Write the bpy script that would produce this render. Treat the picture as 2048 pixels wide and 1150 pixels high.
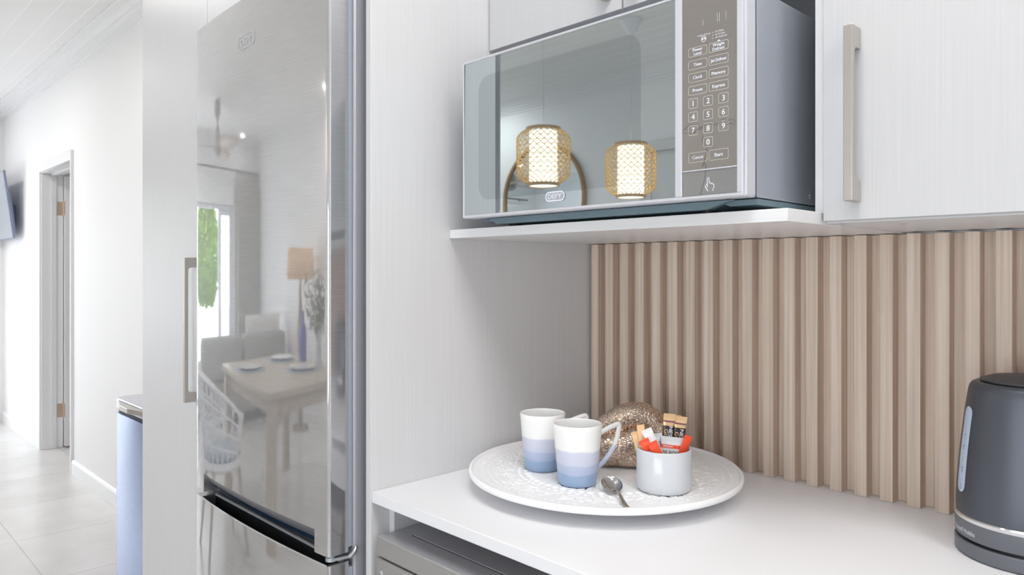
import bpy, bmesh, math, random
import numpy as np
from mathutils import Vector, Matrix

for o in list(bpy.data.objects):
    bpy.data.objects.remove(o)
SC = bpy.context.scene
COL = SC.collection
PI = math.pi
random.seed(7)

# ------------------------------------------------------------------ camera
CZ = 1.293
TH = 0.77197
FPX = 1458.57
cam_d = bpy.data.cameras.new('camera')
cam_d.sensor_width = 36.0
cam_d.lens = 36.0 * FPX / 2048.0
cam_d.shift_y = -30.7 / 2048.0
cam_d.clip_start = 0.02
cam = bpy.data.objects.new('camera', cam_d)
COL.objects.link(cam)
cam.location = (0, 0, CZ)
cam.rotation_euler = (PI / 2, 0, PI / 2 - TH)
SC.camera = cam
DV = Vector((-math.cos(TH), math.sin(TH), 0))      # away from the camera
RV = Vector((math.sin(TH), math.cos(TH), 0))       # to the right of the view
UV = Vector((0, 0, 1))

# ------------------------------------------------------------------ colour management, world, lights
SC.view_settings.view_transform = 'Standard'
SC.view_settings.look = 'None'
SC.view_settings.gamma = 1.0
SC.view_settings.use_curve_mapping = False
SC.view_settings.exposure = 0.0
SC.cycles.max_bounces = 16
SC.cycles.diffuse_bounces = 8

W = bpy.data.worlds.new('world')
SC.world = W
W.use_nodes = True
bg = W.node_tree.nodes['Background']
bg.inputs[0].default_value = (0.89, 0.945, 1.0, 1)
bg.inputs[1].default_value = 6.2


def area(name, loc, size, power, rot=(0, 0, 0), color=(1, 1, 1), size_y=None, shape=None, parent=None, portal=False):
    l = bpy.data.lights.new(name, 'AREA')
    l.energy = power
    l.color = color
    l.size = size
    if size_y:
        l.shape = 'RECTANGLE'
        l.size_y = size_y
    if shape:
        l.shape = shape
    if portal:
        l.cycles.is_portal = True
    o = bpy.data.objects.new(name, l)
    COL.objects.link(o)
    o.location = loc
    o.rotation_euler = rot
    if parent:
        o.parent = parent
    return o


# daylight portals at the patio door and the added south opening
area('window_portal', (-7.74, -0.5, 1.0), 2.3, 1, (0, -PI / 2, 0), size_y=2.4, portal=True)
area('window_portal', (0.0, -2.6, 1.1), 2.2, 1, (PI / 2, 0, 0), size_y=1.3, portal=True)

P_FILL = 9.5      # added ceiling panels, fill light for the kitchen
P_SPOT = 9.5       # default downlight power, taken by the added fill spots

# ------------------------------------------------------------------ materials
MATS = {}


def nt(m):
    return m.node_tree.nodes, m.node_tree.links


def mat(name, col, rough=0.5, metal=0.0, spec=0.5, coat=0.0, emit=None, es=0.0):
    m = bpy.data.materials.new(name)
    m.use_nodes = True
    b = m.node_tree.nodes['Principled BSDF']
    b.inputs['Base Color'].default_value = (*col, 1)
    b.inputs['Roughness'].default_value = rough
    b.inputs['Metallic'].default_value = metal
    b.inputs['Specular IOR Level'].default_value = spec
    b.inputs['Coat Weight'].default_value = coat
    b.inputs['Coat Roughness'].default_value = 0.05
    if emit:
        b.inputs['Emission Color'].default_value = (*emit, 1)
        b.inputs['Emission Strength'].default_value = es
    MATS[name] = m
    return m


def node(m, typ, **kw):
    n = m.node_tree.nodes.new(typ)
    for k, v in kw.items():
        setattr(n, k, v)
    return n


def obj_coord(m, scale=(1, 1, 1), kind='Position'):
    N, L = nt(m)
    if kind == 'Position':
        g = node(m, 'ShaderNodeNewGeometry')
        src = g.outputs['Position']
    else:
        g = node(m, 'ShaderNodeTexCoord')
        src = g.outputs[kind]
    mp = node(m, 'ShaderNodeMapping')
    mp.inputs['Scale'].default_value = scale
    L.new(src, mp.inputs['Vector'])
    return mp.outputs['Vector']


def noise_color(m, scale, c0, c1, detail=4, lo=0.3, hi=0.7, nscale=1.0, bump=0.0, bdist=0.001, kind='Position', distort=0.0):
    N, L = nt(m)
    b = N['Principled BSDF']
    n = node(m, 'ShaderNodeTexNoise')
    n.inputs['Scale'].default_value = nscale
    n.inputs['Detail'].default_value = detail
    n.inputs['Distortion'].default_value = distort
    L.new(obj_coord(m, scale, kind), n.inputs['Vector'])
    r = node(m, 'ShaderNodeValToRGB')
    r.color_ramp.elements[0].position = lo
    r.color_ramp.elements[1].position = hi
    r.color_ramp.elements[0].color = (*c0, 1)
    r.color_ramp.elements[1].color = (*c1, 1)
    L.new(n.outputs['Fac'], r.inputs['Fac'])
    L.new(r.outputs['Color'], b.inputs['Base Color'])
    if bump:
        bp = node(m, 'ShaderNodeBump')
        bp.inputs['Strength'].default_value = bump
        bp.inputs['Distance'].default_value = bdist
        L.new(n.outputs['Fac'], bp.inputs['Height'])
        L.new(bp.outputs['Normal'], b.inputs['Normal'])
    return n, r


mat('paint', (0.87, 0.87, 0.875), 0.6, spec=0.3)
mat('ceiling', (0.87, 0.865, 0.86), 0.5, spec=0.3)
mat('bevel_light', (0.97, 0.97, 0.97), 0.4, spec=0.5)  # lighter than the boards: bevel highlights put into the colour
mat('trim_paint', (0.84, 0.84, 0.85), 0.35)
mat('jamb_paint', (0.70, 0.70, 0.71), 0.4)
m = mat('melamine', (0.74, 0.74, 0.75), 0.38, spec=0.45)
noise_color(m, (420, 420, 5), (0.665, 0.665, 0.67), (0.695, 0.695, 0.705), detail=3, lo=0.35, hi=0.65, bump=0.22, bdist=0.0006)
m = mat('melamine_dimmed', (0.66, 0.66, 0.67), 0.38, spec=0.45)  # same melamine darkened to offset strong light on the wall cabinet doors
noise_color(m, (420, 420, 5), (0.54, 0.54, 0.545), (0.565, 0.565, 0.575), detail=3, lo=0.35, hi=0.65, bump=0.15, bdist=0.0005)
m = mat('melamine_flat', (0.76, 0.76, 0.765), 0.30, spec=0.5)
noise_color(m, (6, 300, 300), (0.745, 0.745, 0.75), (0.78, 0.78, 0.78), detail=2, lo=0.35, hi=0.65)
mat('worktop_white', (0.84, 0.84, 0.86), 0.30, spec=0.22)
mat('edge_white', (0.86, 0.86, 0.86), 0.3)
m = mat('tile', (0.70, 0.68, 0.66), 0.25, spec=0.5)
N, L = nt(m)
br = node(m, 'ShaderNodeTexBrick')
br.offset = 0.0
br.squash = 1.0
br.inputs['Scale'].default_value = 1.0
br.inputs['Brick Width'].default_value = 0.62
br.inputs['Row Height'].default_value = 0.62
br.inputs['Mortar Size'].default_value = 0.0028
br.inputs['Mortar Smooth'].default_value = 0.1
br.inputs['Bias'].default_value = 0.0
br.inputs['Color1'].default_value = (0.67, 0.655, 0.645, 1)
br.inputs['Color2'].default_value = (0.71, 0.70, 0.69, 1)
br.inputs['Mortar'].default_value = (0.50, 0.49, 0.48, 1)
g = node(m, 'ShaderNodeNewGeometry')
mp = node(m, 'ShaderNodeMapping')
mp.inputs['Location'].default_value = (4.17, -0.733, 0)
L.new(g.outputs['Position'], mp.inputs['Vector'])
L.new(mp.outputs['Vector'], br.inputs['Vector'])
nz = node(m, 'ShaderNodeTexNoise')
nz.inputs['Scale'].default_value = 5.0
nz.inputs['Detail'].default_value = 6
L.new(g.outputs['Position'], nz.inputs['Vector'])
mx = node(m, 'ShaderNodeMix', data_type='RGBA', blend_type='MULTIPLY')
mx.inputs[0].default_value = 1.0
rp = node(m, 'ShaderNodeValToRGB')
rp.color_ramp.elements[0].position = 0.3
rp.color_ramp.elements[0].color = (0.90, 0.89, 0.88, 1)
rp.color_ramp.elements[1].position = 0.7
rp.color_ramp.elements[1].color = (1, 1, 1, 1)
L.new(nz.outputs['Fac'], rp.inputs['Fac'])
L.new(br.outputs['Color'], mx.inputs[6])
L.new(rp.outputs['Color'], mx.inputs[7])
L.new(mx.outputs[2], N['Principled BSDF'].inputs['Base Color'])


def steel(name, col, rough, grain=(4, 4, 900), bump=0.05, veil=0.35, veil_rough=0.45, veil_col=None, veil_metal=0.6):
    """brushed steel: a clear and a hazy lobe, fine grain across"""
    m = mat(name, col, rough, metal=1.0)
    N, L = nt(m)
    b = N['Principled BSDF']
    n = node(m, 'ShaderNodeTexNoise')
    n.inputs['Scale'].default_value = 1.0
    n.inputs['Detail'].default_value = 3
    L.new(obj_coord(m, grain), n.inputs['Vector'])
    bp = node(m, 'ShaderNodeBump')
    bp.inputs['Strength'].default_value = bump
    bp.inputs['Distance'].default_value = 0.0004
    L.new(n.outputs['Fac'], bp.inputs['Height'])
    L.new(bp.outputs['Normal'], b.inputs['Normal'])
    b2 = node(m, 'ShaderNodeBsdfPrincipled')
    b2.inputs['Base Color'].default_value = (*(veil_col or col), 1)
    b2.inputs['Metallic'].default_value = veil_metal
    b2.inputs['Roughness'].default_value = veil_rough
    ms = node(m, 'ShaderNodeMixShader')
    ms.inputs[0].default_value = veil
    n2 = node(m, 'ShaderNodeTexNoise')
    n2.inputs['Scale'].default_value = 1.0
    n2.inputs['Detail'].default_value = 2
    L.new(obj_coord(m, tuple(12 if g_ < 50 else 760 for g_ in grain)), n2.inputs['Vector'])
    r2 = node(m, 'ShaderNodeMapRange')
    r2.inputs['From Min'].default_value = 0.3
    r2.inputs['From Max'].default_value = 0.7
    r2.inputs['To Min'].default_value = max(0.0, veil - 0.03)
    r2.inputs['To Max'].default_value = veil + 0.03
    L.new(n2.outputs['Fac'], r2.inputs['Value'])
    L.new(r2.outputs['Result'], ms.inputs[0])
    L.new(b.outputs[0], ms.inputs[1])
    L.new(b2.outputs[0], ms.inputs[2])
    L.new(ms.outputs[0], N['Material Output'].inputs['Surface'])
    return m


steel('fridge_steel', (0.70, 0.70, 0.70), 0.03, bump=0.010, veil=0.40, veil_col=(0.50, 0.50, 0.505))
steel('fridge_side', (0.42, 0.42, 0.44), 0.35, veil=0.5, veil_col=(0.36, 0.36, 0.39))
steel('fridge_edge', (0.46, 0.465, 0.48), 0.08, bump=0.02, veil=0.4, veil_col=(0.40, 0.40, 0.42))
steel('dish_steel', (0.50, 0.485, 0.465), 0.28, veil=0.75, veil_rough=0.55, veil_col=(0.335, 0.325, 0.315), veil_metal=0.0)
steel('bin_steel', (0.38, 0.46, 0.68), 0.16, grain=(4, 4, 500), veil=0.4, veil_col=(0.36, 0.43, 0.60))
mat('dish_top', (0.45, 0.45, 0.475), 0.3, metal=0.2)
mat('fridge_body', (0.40, 0.40, 0.435), 0.4, metal=0.2)
mat('bin_lid', (0.58, 0.59, 0.64), 0.25, metal=0.3)
mat('chrome', (0.80, 0.80, 0.81), 0.10, metal=1.0)
mat('spoon_steel', (0.62, 0.61, 0.60), 0.08, metal=1.0)
mat('zinc', (0.55, 0.60, 0.63), 0.3, metal=0.9)
mat('champagne', (0.55, 0.51, 0.47), 0.32, metal=0.75)
mat('hinge_brass', (0.75, 0.60, 0.48), 0.3, metal=0.8)
mat('silver_plastic', (0.62, 0.63, 0.67), 0.32, metal=0.25)
mat('mw_side', (0.44, 0.475, 0.53), 0.30, metal=0.55)
mat('mw_under', (0.14, 0.20, 0.23), 0.5)
mat('black', (0.008, 0.009, 0.012), 0.5)
mat('navy_plastic', (0.014, 0.035, 0.08), 0.22)
mat('dark_gap', (0.03, 0.04, 0.06), 0.6)
mat('gasket', (0.38, 0.43, 0.50), 0.5)
mat('mw_glass', (0.565, 0.625, 0.645), 0.015, metal=1.0)
mat('mw_glass_inner', (0.46, 0.515, 0.53), 0.02, metal=1.0)
mat('panel_film', (0.44, 0.415, 0.39), 0.16, metal=0.85)
mat('button_film', (0.45, 0.46, 0.46), 0.12, metal=0.85)
mat('print_white', (0.78, 0.80, 0.88), 0.5)
mat('print_line', (0.62, 0.57, 0.50), 0.5)
mat('scratch', (0.12, 0.11, 0.11), 0.4)
mat('white_plastic', (0.80, 0.81, 0.84), 0.3)
mat('tv_frame', (0.20, 0.23, 0.33), 0.3)
mat('tv_screen', (0.60, 0.68, 0.76), 0.06, metal=1.0)
m = mat('slat_wood', (0.45, 0.35, 0.28), 0.5, spec=0.25)
noise_color(m, (190, 190, 2.2), (0.575, 0.46, 0.37), (0.745, 0.625, 0.525), detail=6, lo=0.32, hi=0.68, bump=0.08, bdist=0.0005)
m = mat('tray_white', (0.93, 0.93, 0.94), 0.38, spec=0.4)
mat('pot_white', (0.63, 0.655, 0.69), 0.13, spec=0.5)
m = mat('hammered_gold', (0.60, 0.47, 0.37), 0.24, metal=1.0)
N, L = nt(m)
vo = node(m, 'ShaderNodeTexVoronoi')
vo.feature = 'DISTANCE_TO_EDGE'
vo.inputs['Scale'].default_value = 185.0
L.new(obj_coord(m, (1, 1, 1), 'Object'), vo.inputs['Vector'])
rp = node(m, 'ShaderNodeValToRGB')
rp.color_ramp.elements[0].position = 0.0
rp.color_ramp.elements[0].color = (0, 0, 0, 1)
rp.color_ramp.elements[1].position = 0.30
rp.color_ramp.elements[1].color = (1, 1, 1, 1)
L.new(vo.outputs['Distance'], rp.inputs['Fac'])
bp = node(m, 'ShaderNodeBump')
bp.inputs['Strength'].default_value = 0.7
bp.inputs['Distance'].default_value = 0.0007
L.new(rp.outputs['Color'], bp.inputs['Height'])
L.new(bp.outputs['Normal'], N['Principled BSDF'].inputs['Normal'])
cr = node(m, 'ShaderNodeValToRGB')
cr.color_ramp.elements[0].position = 0.0
cr.color_ramp.elements[0].color = (0.42, 0.28, 0.19, 1)
cr.color_ramp.elements[1].position = 0.16
cr.color_ramp.elements[1].color = (0.82, 0.69, 0.58, 1)
L.new(vo.outputs['Distance'], cr.inputs['Fac'])
L.new(cr.outputs['Color'], N['Principled BSDF'].inputs['Base Color'])
# mug glaze: white above, three blue bands below with slightly wavy borders
m = mat('mug_glaze', (0.8, 0.8, 0.8), 0.14, spec=0.5)
N, L = nt(m)
tc = node(m, 'ShaderNodeTexCoord')
sx = node(m, 'ShaderNodeSeparateXYZ')
L.new(tc.outputs['Object'], sx.inputs[0])
nz = node(m, 'ShaderNodeTexNoise')
nz.inputs['Scale'].default_value = 22.0
nz.inputs['Detail'].default_value = 1
L.new(tc.outputs['Object'], nz.inputs['Vector'])
ma = node(m, 'ShaderNodeMath', operation='MULTIPLY_ADD')
ma.inputs[1].default_value = 0.012
L.new(nz.outputs['Fac'], ma.inputs[0])
L.new(sx.outputs['Z'], ma.inputs[2])
dv = node(m, 'ShaderNodeMath', operation='DIVIDE')
dv.inputs[1].default_value = 0.11
L.new(ma.outputs[0], dv.inputs[0])
rp = node(m, 'ShaderNodeValToRGB')
e = rp.color_ramp.elements
BANDS = [(0.0, (0.27, 0.39, 0.56)), (0.255, (0.30, 0.41, 0.59)), (0.27, (0.42, 0.48, 0.65)), (0.385, (0.45, 0.51, 0.67)),
         (0.41, (0.57, 0.60, 0.72)), (0.595, (0.62, 0.645, 0.75)), (0.625, (0.89, 0.89, 0.87)), (1.0, (0.90, 0.90, 0.88))]
e[0].position, e[0].color = BANDS[0][0], (*BANDS[0][1], 1)
e[1].position, e[1].color = BANDS[-1][0], (*BANDS[-1][1], 1)
for p_, c_ in BANDS[1:-1]:
    q = e.new(p_)
    q.color = (*c_, 1)
L.new(dv.outputs[0], rp.inputs['Fac'])
L.new(rp.outputs['Color'], N['Principled BSDF'].inputs['Base Color'])
mat('kettle_black', (0.095, 0.103, 0.122), 0.42, metal=0.55, spec=0.5)
mat('kettle_plastic', (0.13, 0.137, 0.157), 0.38)
mat('kettle_lid', (0.055, 0.055, 0.06), 0.45)
mat('kettle_window', (0.46, 0.54, 0.68), 0.25)
mat('coffee_black', (0.035, 0.022, 0.022), 0.3)
mat('coffee_gold', (0.72, 0.50, 0.26), 0.3, metal=0.3)
mat('coffee_plum', (0.22, 0.07, 0.10), 0.3)
mat('red_print', (0.86, 0.09, 0.03), 0.4)
mat('yellow_print', (0.90, 0.62, 0.05), 0.4)
mat('blue_print', (0.22, 0.26, 0.52), 0.4)
mat('peach_paper', (0.82, 0.55, 0.30), 0.5)
mat('white_paper', (0.80, 0.80, 0.82), 0.45)
mat('foil_white', (0.66, 0.67, 0.70), 0.35)
mat('ink_dark', (0.10, 0.09, 0.09), 0.5)
mat('bamboo', (0.85, 0.60, 0.28), 0.5)
mat('bamboo_rim', (0.58, 0.42, 0.27), 0.5)
mat('lamp_glow', (0.9, 0.9, 0.85), 0.5, emit=(1.0, 0.92, 0.76), es=2.9)
mat('led_glow', (0.9, 0.9, 0.9), 0.5, emit=(1.0, 0.98, 0.95), es=5.0)
mat('cord_white', (0.75, 0.76, 0.80), 0.5)
mat('mirror_glass', (0.88, 0.90, 0.90), 0.01, metal=1.0)
mat('oak', (0.42, 0.27, 0.15), 0.5)
mat('table_oak', (0.52, 0.44, 0.36), 0.4)
mat('sofa_grey', (0.36, 0.36, 0.355), 0.85)
mat('cushion_white', (0.72, 0.71, 0.70), 0.85)
mat('curtain_linen', (0.50, 0.48, 0.46), 0.85)
mat('rod_dark', (0.22, 0.20, 0.19), 0.4)
mat('fan_grey', (0.40, 0.38, 0.37), 0.4)
mat('fan_wood', (0.62, 0.52, 0.46), 0.5)
mat('shade_linen', (0.50, 0.36, 0.25), 0.8, emit=(1.0, 0.62, 0.35), es=0.25)
mat('bulb', (1, 1, 1), 0.5, emit=(1.0, 0.85, 0.6), es=9.0)
mat('lamp_base', (0.30, 0.24, 0.20), 0.5)
mat('chair_white', (0.86, 0.87, 0.90), 0.5)
mat('blue_glass', (0.03, 0.06, 0.42), 0.08)
mat('clear_vase', (0.55, 0.57, 0.58), 0.08)
mat('plate_white', (0.80, 0.79, 0.76), 0.2)
mat('placemat_blue', (0.33, 0.42, 0.52), 0.8)
m = mat('leaf', (0.16, 0.30, 0.05), 0.5)
noise_color(m, (7, 7, 7), (0.05, 0.14, 0.01), (0.28, 0.42, 0.04), detail=3)
mat('plant_dry', (0.17, 0.17, 0.12), 0.7)
mat('bark', (0.20, 0.15, 0.10), 0.8)
mat('patio', (0.72, 0.72, 0.72), 0.7)
mat('lawn', (0.22, 0.36, 0.08), 0.9)
mat('garden_wall', (0.82, 0.82, 0.82), 0.8)
mat('alu_white', (0.74, 0.76, 0.80), 0.3)
m = mat('pane', (1, 1, 1), 0.0)
N, L = nt(m)
tr = node(m, 'ShaderNodeBsdfTransparent')
gl = node(m, 'ShaderNodeBsdfGlossy')
gl.inputs['Roughness'].default_value = 0.02
fr = node(m, 'ShaderNodeFresnel')
fr.inputs['IOR'].default_value = 1.45
ms = node(m, 'ShaderNodeMixShader')
L.new(fr.outputs[0], ms.inputs[0])
L.new(tr.outputs[0], ms.inputs[1])
L.new(gl.outputs[0], ms.inputs[2])
L.new(ms.outputs[0], N['Material Output'].inputs['Surface'])


# ------------------------------------------------------------------ mesh helpers
class MB:
    def __init__(self):
        self.v, self.f, self.mi = [], [], []

    def add(self, vs, fs, mi=0):
        n = len(self.v)
        self.v.extend([tuple(p) for p in vs])
        self.f.extend([tuple(i + n for i in q) for q in fs])
        self.mi.extend([mi] * len(fs))
        return self

    def box(self, x0, x1, y0, y1, z0, z1, mi=0):
        vs = [(x, y, z) for z in (z0, z1) for y in (y0, y1) for x in (x0, x1)]
        fs = [(0, 2, 3, 1), (4, 5, 7, 6), (0, 1, 5, 4), (2, 6, 7, 3), (0, 4, 6, 2), (1, 3, 7, 5)]
        return self.add(vs, fs, mi)

    def obox(self, c, ax, ay, az, mi=0):
        """box centred at c with half-axis vectors"""
        c = Vector(c)
        vs = [c + sx * ax + sy * ay + sz * az for sz in (-1, 1) for sy in (-1, 1) for sx in (-1, 1)]
        fs = [(0, 2, 3, 1), (4, 5, 7, 6), (0, 1, 5, 4), (2, 6, 7, 3), (0, 4, 6, 2), (1, 3, 7, 5)]
        return self.add(vs, fs, mi)

    def prism(self, poly, fn, a, b, mi=0):
        """poly: 2-D outline, fn(p, t) -> 3-D point; from t=a to t=b"""
        n = len(poly)
        vs = [fn(p, a) for p in poly] + [fn(p, b) for p in poly]
        fs = [(i, (i + 1) % n, n + (i + 1) % n, n + i) for i in range(n)]
        fs += [tuple(range(n - 1, -1, -1)), tuple(range(n, 2 * n))]
        return self.add(vs, fs, mi)

    def lathe(self, prof, c=(0, 0, 0), n=64, mi=0, a0=0.0, a1=2 * PI):
        full = abs(a1 - a0 - 2 * PI) < 1e-6
        cnt = n if full else n + 1
        vs, fs = [], []
        for r, z in prof:
            for k in range(cnt):
                a = a0 + (a1 - a0) * k / n
                vs.append((c[0] + r * math.cos(a), c[1] + r * math.sin(a), c[2] + z))
        for i in range(len(prof) - 1):
            for k in range(n):
                k2 = (k + 1) % cnt
                fs.append((i * cnt + k, i * cnt + k2, (i + 1) * cnt + k2, (i + 1) * cnt + k))
        return self.add(vs, fs, mi)

    def tube(self, pts, rad, n=8, closed=False, mi=0, cap=True, flat=None):
        """swept tube; rad number or list; flat=(up vector, height ratio)"""
        pts = [Vector(p) for p in pts]
        m_ = len(pts)
        rs = rad if isinstance(rad, (list, tuple)) else [rad] * m_
        vs, fs = [], []
        t0 = (pts[1] - pts[0]).normalized()
        ref = Vector((0, 0, 1)) if abs(t0.z) < 0.9 else Vector((1, 0, 0))
        nrm = (ref - ref.dot(t0) * t0).normalized()
        frames = []
        for i in range(m_):
            if closed:
                t = (pts[(i + 1) % m_] - pts[i - 1])
            else:
                t = pts[min(i + 1, m_ - 1)] - pts[max(i - 1, 0)]
            t = t.normalized() if t.length > 1e-9 else t0
            if flat:
                u_ = Vector(flat[0])
                nrm = (u_ - u_.dot(t) * t)
            else:
                nrm = nrm - nrm.dot(t) * t
            nrm = nrm.normalized() if nrm.length > 1e-9 else Vector((0, 0, 1))
            frames.append((t, nrm.copy(), t.cross(nrm)))
        tw = 0.0
        if closed and not flat:
            t, a, b = frames[0]
            a2 = frames[-1][1]
            a2 = (a2 - a2.dot(t) * t).normalized()
            tw = math.atan2(a2.dot(b), a2.dot(a))
        h = flat[1] if flat else 1.0
        for i, p in enumerate(pts):
            t, a, b = frames[i]
            off = -tw * i / m_
            for k in range(n):
                q = 2 * PI * k / n + off + (PI / n if n == 4 else 0)
                vs.append(p + rs[i] * (math.cos(q) * h * a + math.sin(q) * b))
        lim = m_ if closed else m_ - 1
        for i in range(lim):
            j = (i + 1) % m_
            for k in range(n):
                k2 = (k + 1) % n
                fs.append((i * n + k, i * n + k2, j * n + k2, j * n + k))
        if cap and not closed:
            fs.append(tuple(range(n - 1, -1, -1)))
            fs.append(tuple((m_ - 1) * n + k for k in range(n)))
        return self.add(vs, fs, mi)

    def grid(self, fn, nu, nv, mi=0):
        vs = [fn(i / nu, j / nv) for j in range(nv + 1) for i in range(nu + 1)]
        fs = [(j * (nu + 1) + i, j * (nu + 1) + i + 1, (j + 1) * (nu + 1) + i + 1, (j + 1) * (nu + 1) + i) for j in range(nv) for i in range(nu)]
        return self.add(vs, fs, mi)

    def ball(self, c, rx, ry, rz, nu=16, nv=10, mi=0):
        return self.add([(c[0] + rx * math.sin(PI * j / nv) * math.cos(2 * PI * i / nu), c[1] + ry * math.sin(PI * j / nv) * math.sin(2 * PI * i / nu),
                          c[2] + rz * math.cos(PI * j / nv)) for j in range(nv + 1) for i in range(nu)],
                        [(j * nu + i, (j + 1) * nu + i, (j + 1) * nu + (i + 1) % nu, j * nu + (i + 1) % nu) for j in range(nv) for i in range(nu)], mi)


def build(name, mb, mats, parent=None, origin=None, smooth=35, bevel=0.0, seg=2, recalc=True, weld=True):
    """links mb (world coordinates) as ONE mesh object"""
    if parent is not None:
        base = Vector(parent['_o'])
    else:
        base = Vector(origin) if origin is not None else None
    if base is None:
        a = np.array(mb.v)
        base = Vector(((a[:, 0].min() + a[:, 0].max()) / 2, (a[:, 1].min() + a[:, 1].max()) / 2, a[:, 2].min()))
    me = bpy.data.meshes.new(name)
    me.from_pydata([(p[0] - base.x, p[1] - base.y, p[2] - base.z) for p in mb.v], [], mb.f)
    if isinstance(mats, str):
        mats = [mats]
    for k in mats:
        me.materials.append(MATS[k])
    if len(mats) > 1:
        me.polygons.foreach_set('material_index', mb.mi)
    if recalc or weld:
        b = bmesh.new()
        b.from_mesh(me)
        if weld:
            bmesh.ops.remove_doubles(b, verts=b.verts, dist=1e-6)
        if recalc:
            bmesh.ops.recalc_face_normals(b, faces=b.faces)
        b.to_mesh(me)
        b.free()
    if smooth:
        me.polygons.foreach_set('use_smooth', [True] * len(me.polygons))
        me.set_sharp_from_angle(angle=math.radians(smooth))
    o = bpy.data.objects.new(name, me)
    COL.objects.link(o)
    if parent is not None:
        o.parent = parent
    else:
        o.location = base
    o['_o'] = tuple(base)
    if bevel:
        md = o.modifiers.new('bevel', 'BEVEL')
        md.width = bevel
        md.segments = seg
        md.limit_method = 'ANGLE'
        md.angle_limit = math.radians(40)
    return o


def thing(name, loc, label, cat, group=None):
    o = bpy.data.objects.new(name, None)
    COL.objects.link(o)
    o.location = loc
    o.empty_display_size = 0.05
    o['_o'] = tuple(loc)
    return tag(o, label, cat, group)


def tag(o, label, cat, group=None):
    o['label'] = label
    o['category'] = cat
    if group:
        o['group'] = group
    return o


def struct(name, mb, mats, parent=None, **kw):
    o = build(name, mb, mats, parent, **kw)
    if parent is None:
        o['kind'] = 'structure'
    return o


def copy_tree(root, loc, label, group=None):
    r = root.copy()
    COL.objects.link(r)
    r.location = loc
    r['label'] = label
    if group:
        r['group'] = group
    for ch in list(root.children):
        if ch.type == 'LIGHT':
            continue
        c = ch.copy()
        COL.objects.link(c)
        c.parent = r
        for g_ in list(ch.children):
            d = g_.copy()
            COL.objects.link(d)
            d.parent = c
    return r


CAP = 1.0


def text_mesh(s, size):
    """verts (x, y) and faces of a string, centred on its box, from the built-in font"""
    cu = bpy.data.curves.new('t', 'FONT')
    cu.body = s
    cu.size = size
    cu.resolution_u = 3
    o = bpy.data.objects.new('t', cu)
    COL.objects.link(o)
    dg = bpy.context.evaluated_depsgraph_get()
    me = o.evaluated_get(dg).to_mesh()
    vs = [(v.co.x, v.co.y) for v in me.vertices]
    fs = [tuple(p.vertices) for p in me.polygons]
    o.evaluated_get(dg).to_mesh_clear()
    bpy.data.objects.remove(o)
    bpy.data.curves.remove(cu)
    if not vs:
        return [], []
    x0, x1 = min(v[0] for v in vs), max(v[0] for v in vs)
    return [(v[0] - (x0 + x1) / 2, v[1] - size * CAP / 2) for v in vs], fs


CAP = max(v[1] for v in text_mesh('H', 1.0)[0]) + 0.5      # height of a capital letter at size 1


def put_text(mb, s, c, right, up, height, width=None, mi=0, bold=0.0):
    """cap height given in metres; width optionally squeezes the string to fit"""
    vs, fs = text_mesh(s, 1.0)
    k = height / CAP
    w = (max(v[0] for v in vs) - min(v[0] for v in vs)) * k
    kx = k * (width / w if width else 1.0)
    c, right, up = Vector(c), Vector(right), Vector(up)
    nrm = right.cross(up)
    offs = [(0, 0)] if not bold else [(-bold, 0), (bold, 0), (0, 0.5 * bold)]
    for i, (ox, oy) in enumerate(offs):
        mb.add([c + right * (v[0] * kx + ox) + up * (v[1] * k + oy) + nrm * 2e-5 * i for v in vs], fs, mi)


def rrect(w, h, r, n=6):
    """rounded rectangle outline centred at 0"""
    pts = []
    for cx, cy, a0 in ((w / 2 - r, h / 2 - r, 0), (-w / 2 + r, h / 2 - r, PI / 2), (-w / 2 + r, -h / 2 + r, PI), (w / 2 - r, -h / 2 + r, 1.5 * PI)):
        for k in range(n + 1):
            a = a0 + PI / 2 * k / n
            pts.append((cx + r * math.cos(a), cy + r * math.sin(a)))
    return pts


def ring_outline(mb, c, right, up, outer, inner, mi=0):
    c, right, up = Vector(c), Vector(right), Vector(up)
    n = len(outer)
    vs = [c + right * p[0] + up * p[1] for p in outer] + [c + right * p[0] + up * p[1] for p in inner]
    mb.add(vs, [(i, (i + 1) % n, n + (i + 1) % n, n + i) for i in range(n)], mi)


def catmull(pts, per=8, closed=False):
    P = [Vector(p) for p in pts]
    n = len(P)
    out = []
    rng = range(n) if closed else range(n - 1)
    for i in rng:
        if closed:
            p0, p1, p2, p3 = P[i - 1], P[i], P[(i + 1) % n], P[(i + 2) % n]
        else:
            p0, p1, p2, p3 = P[max(i - 1, 0)], P[i], P[i + 1], P[min(i + 2, n - 1)]
        for k in range(per):
            t = k / per
            out.append(0.5 * ((2 * p1) + (p2 - p0) * t + (2 * p0 - 5 * p1 + 4 * p2 - p3) * t * t + (3 * p1 - p0 - 3 * p2 + p3) * t ** 3))
    if not closed:
        out.append(P[-1])
    return out


# ------------------------------------------------------------------ room shell
XW, XE = -7.6, 1.9          # west and east wall faces
YS = -2.45                  # south wall face
YN, YK = 1.25, 1.364        # north wall face in the passage / behind the kitchen units
HC = 2.69
struct('floor', MB().box(XW - 0.15, XE + 0.15, YS - 0.15, 3.3, -0.06, 0.0), 'tile')
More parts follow.
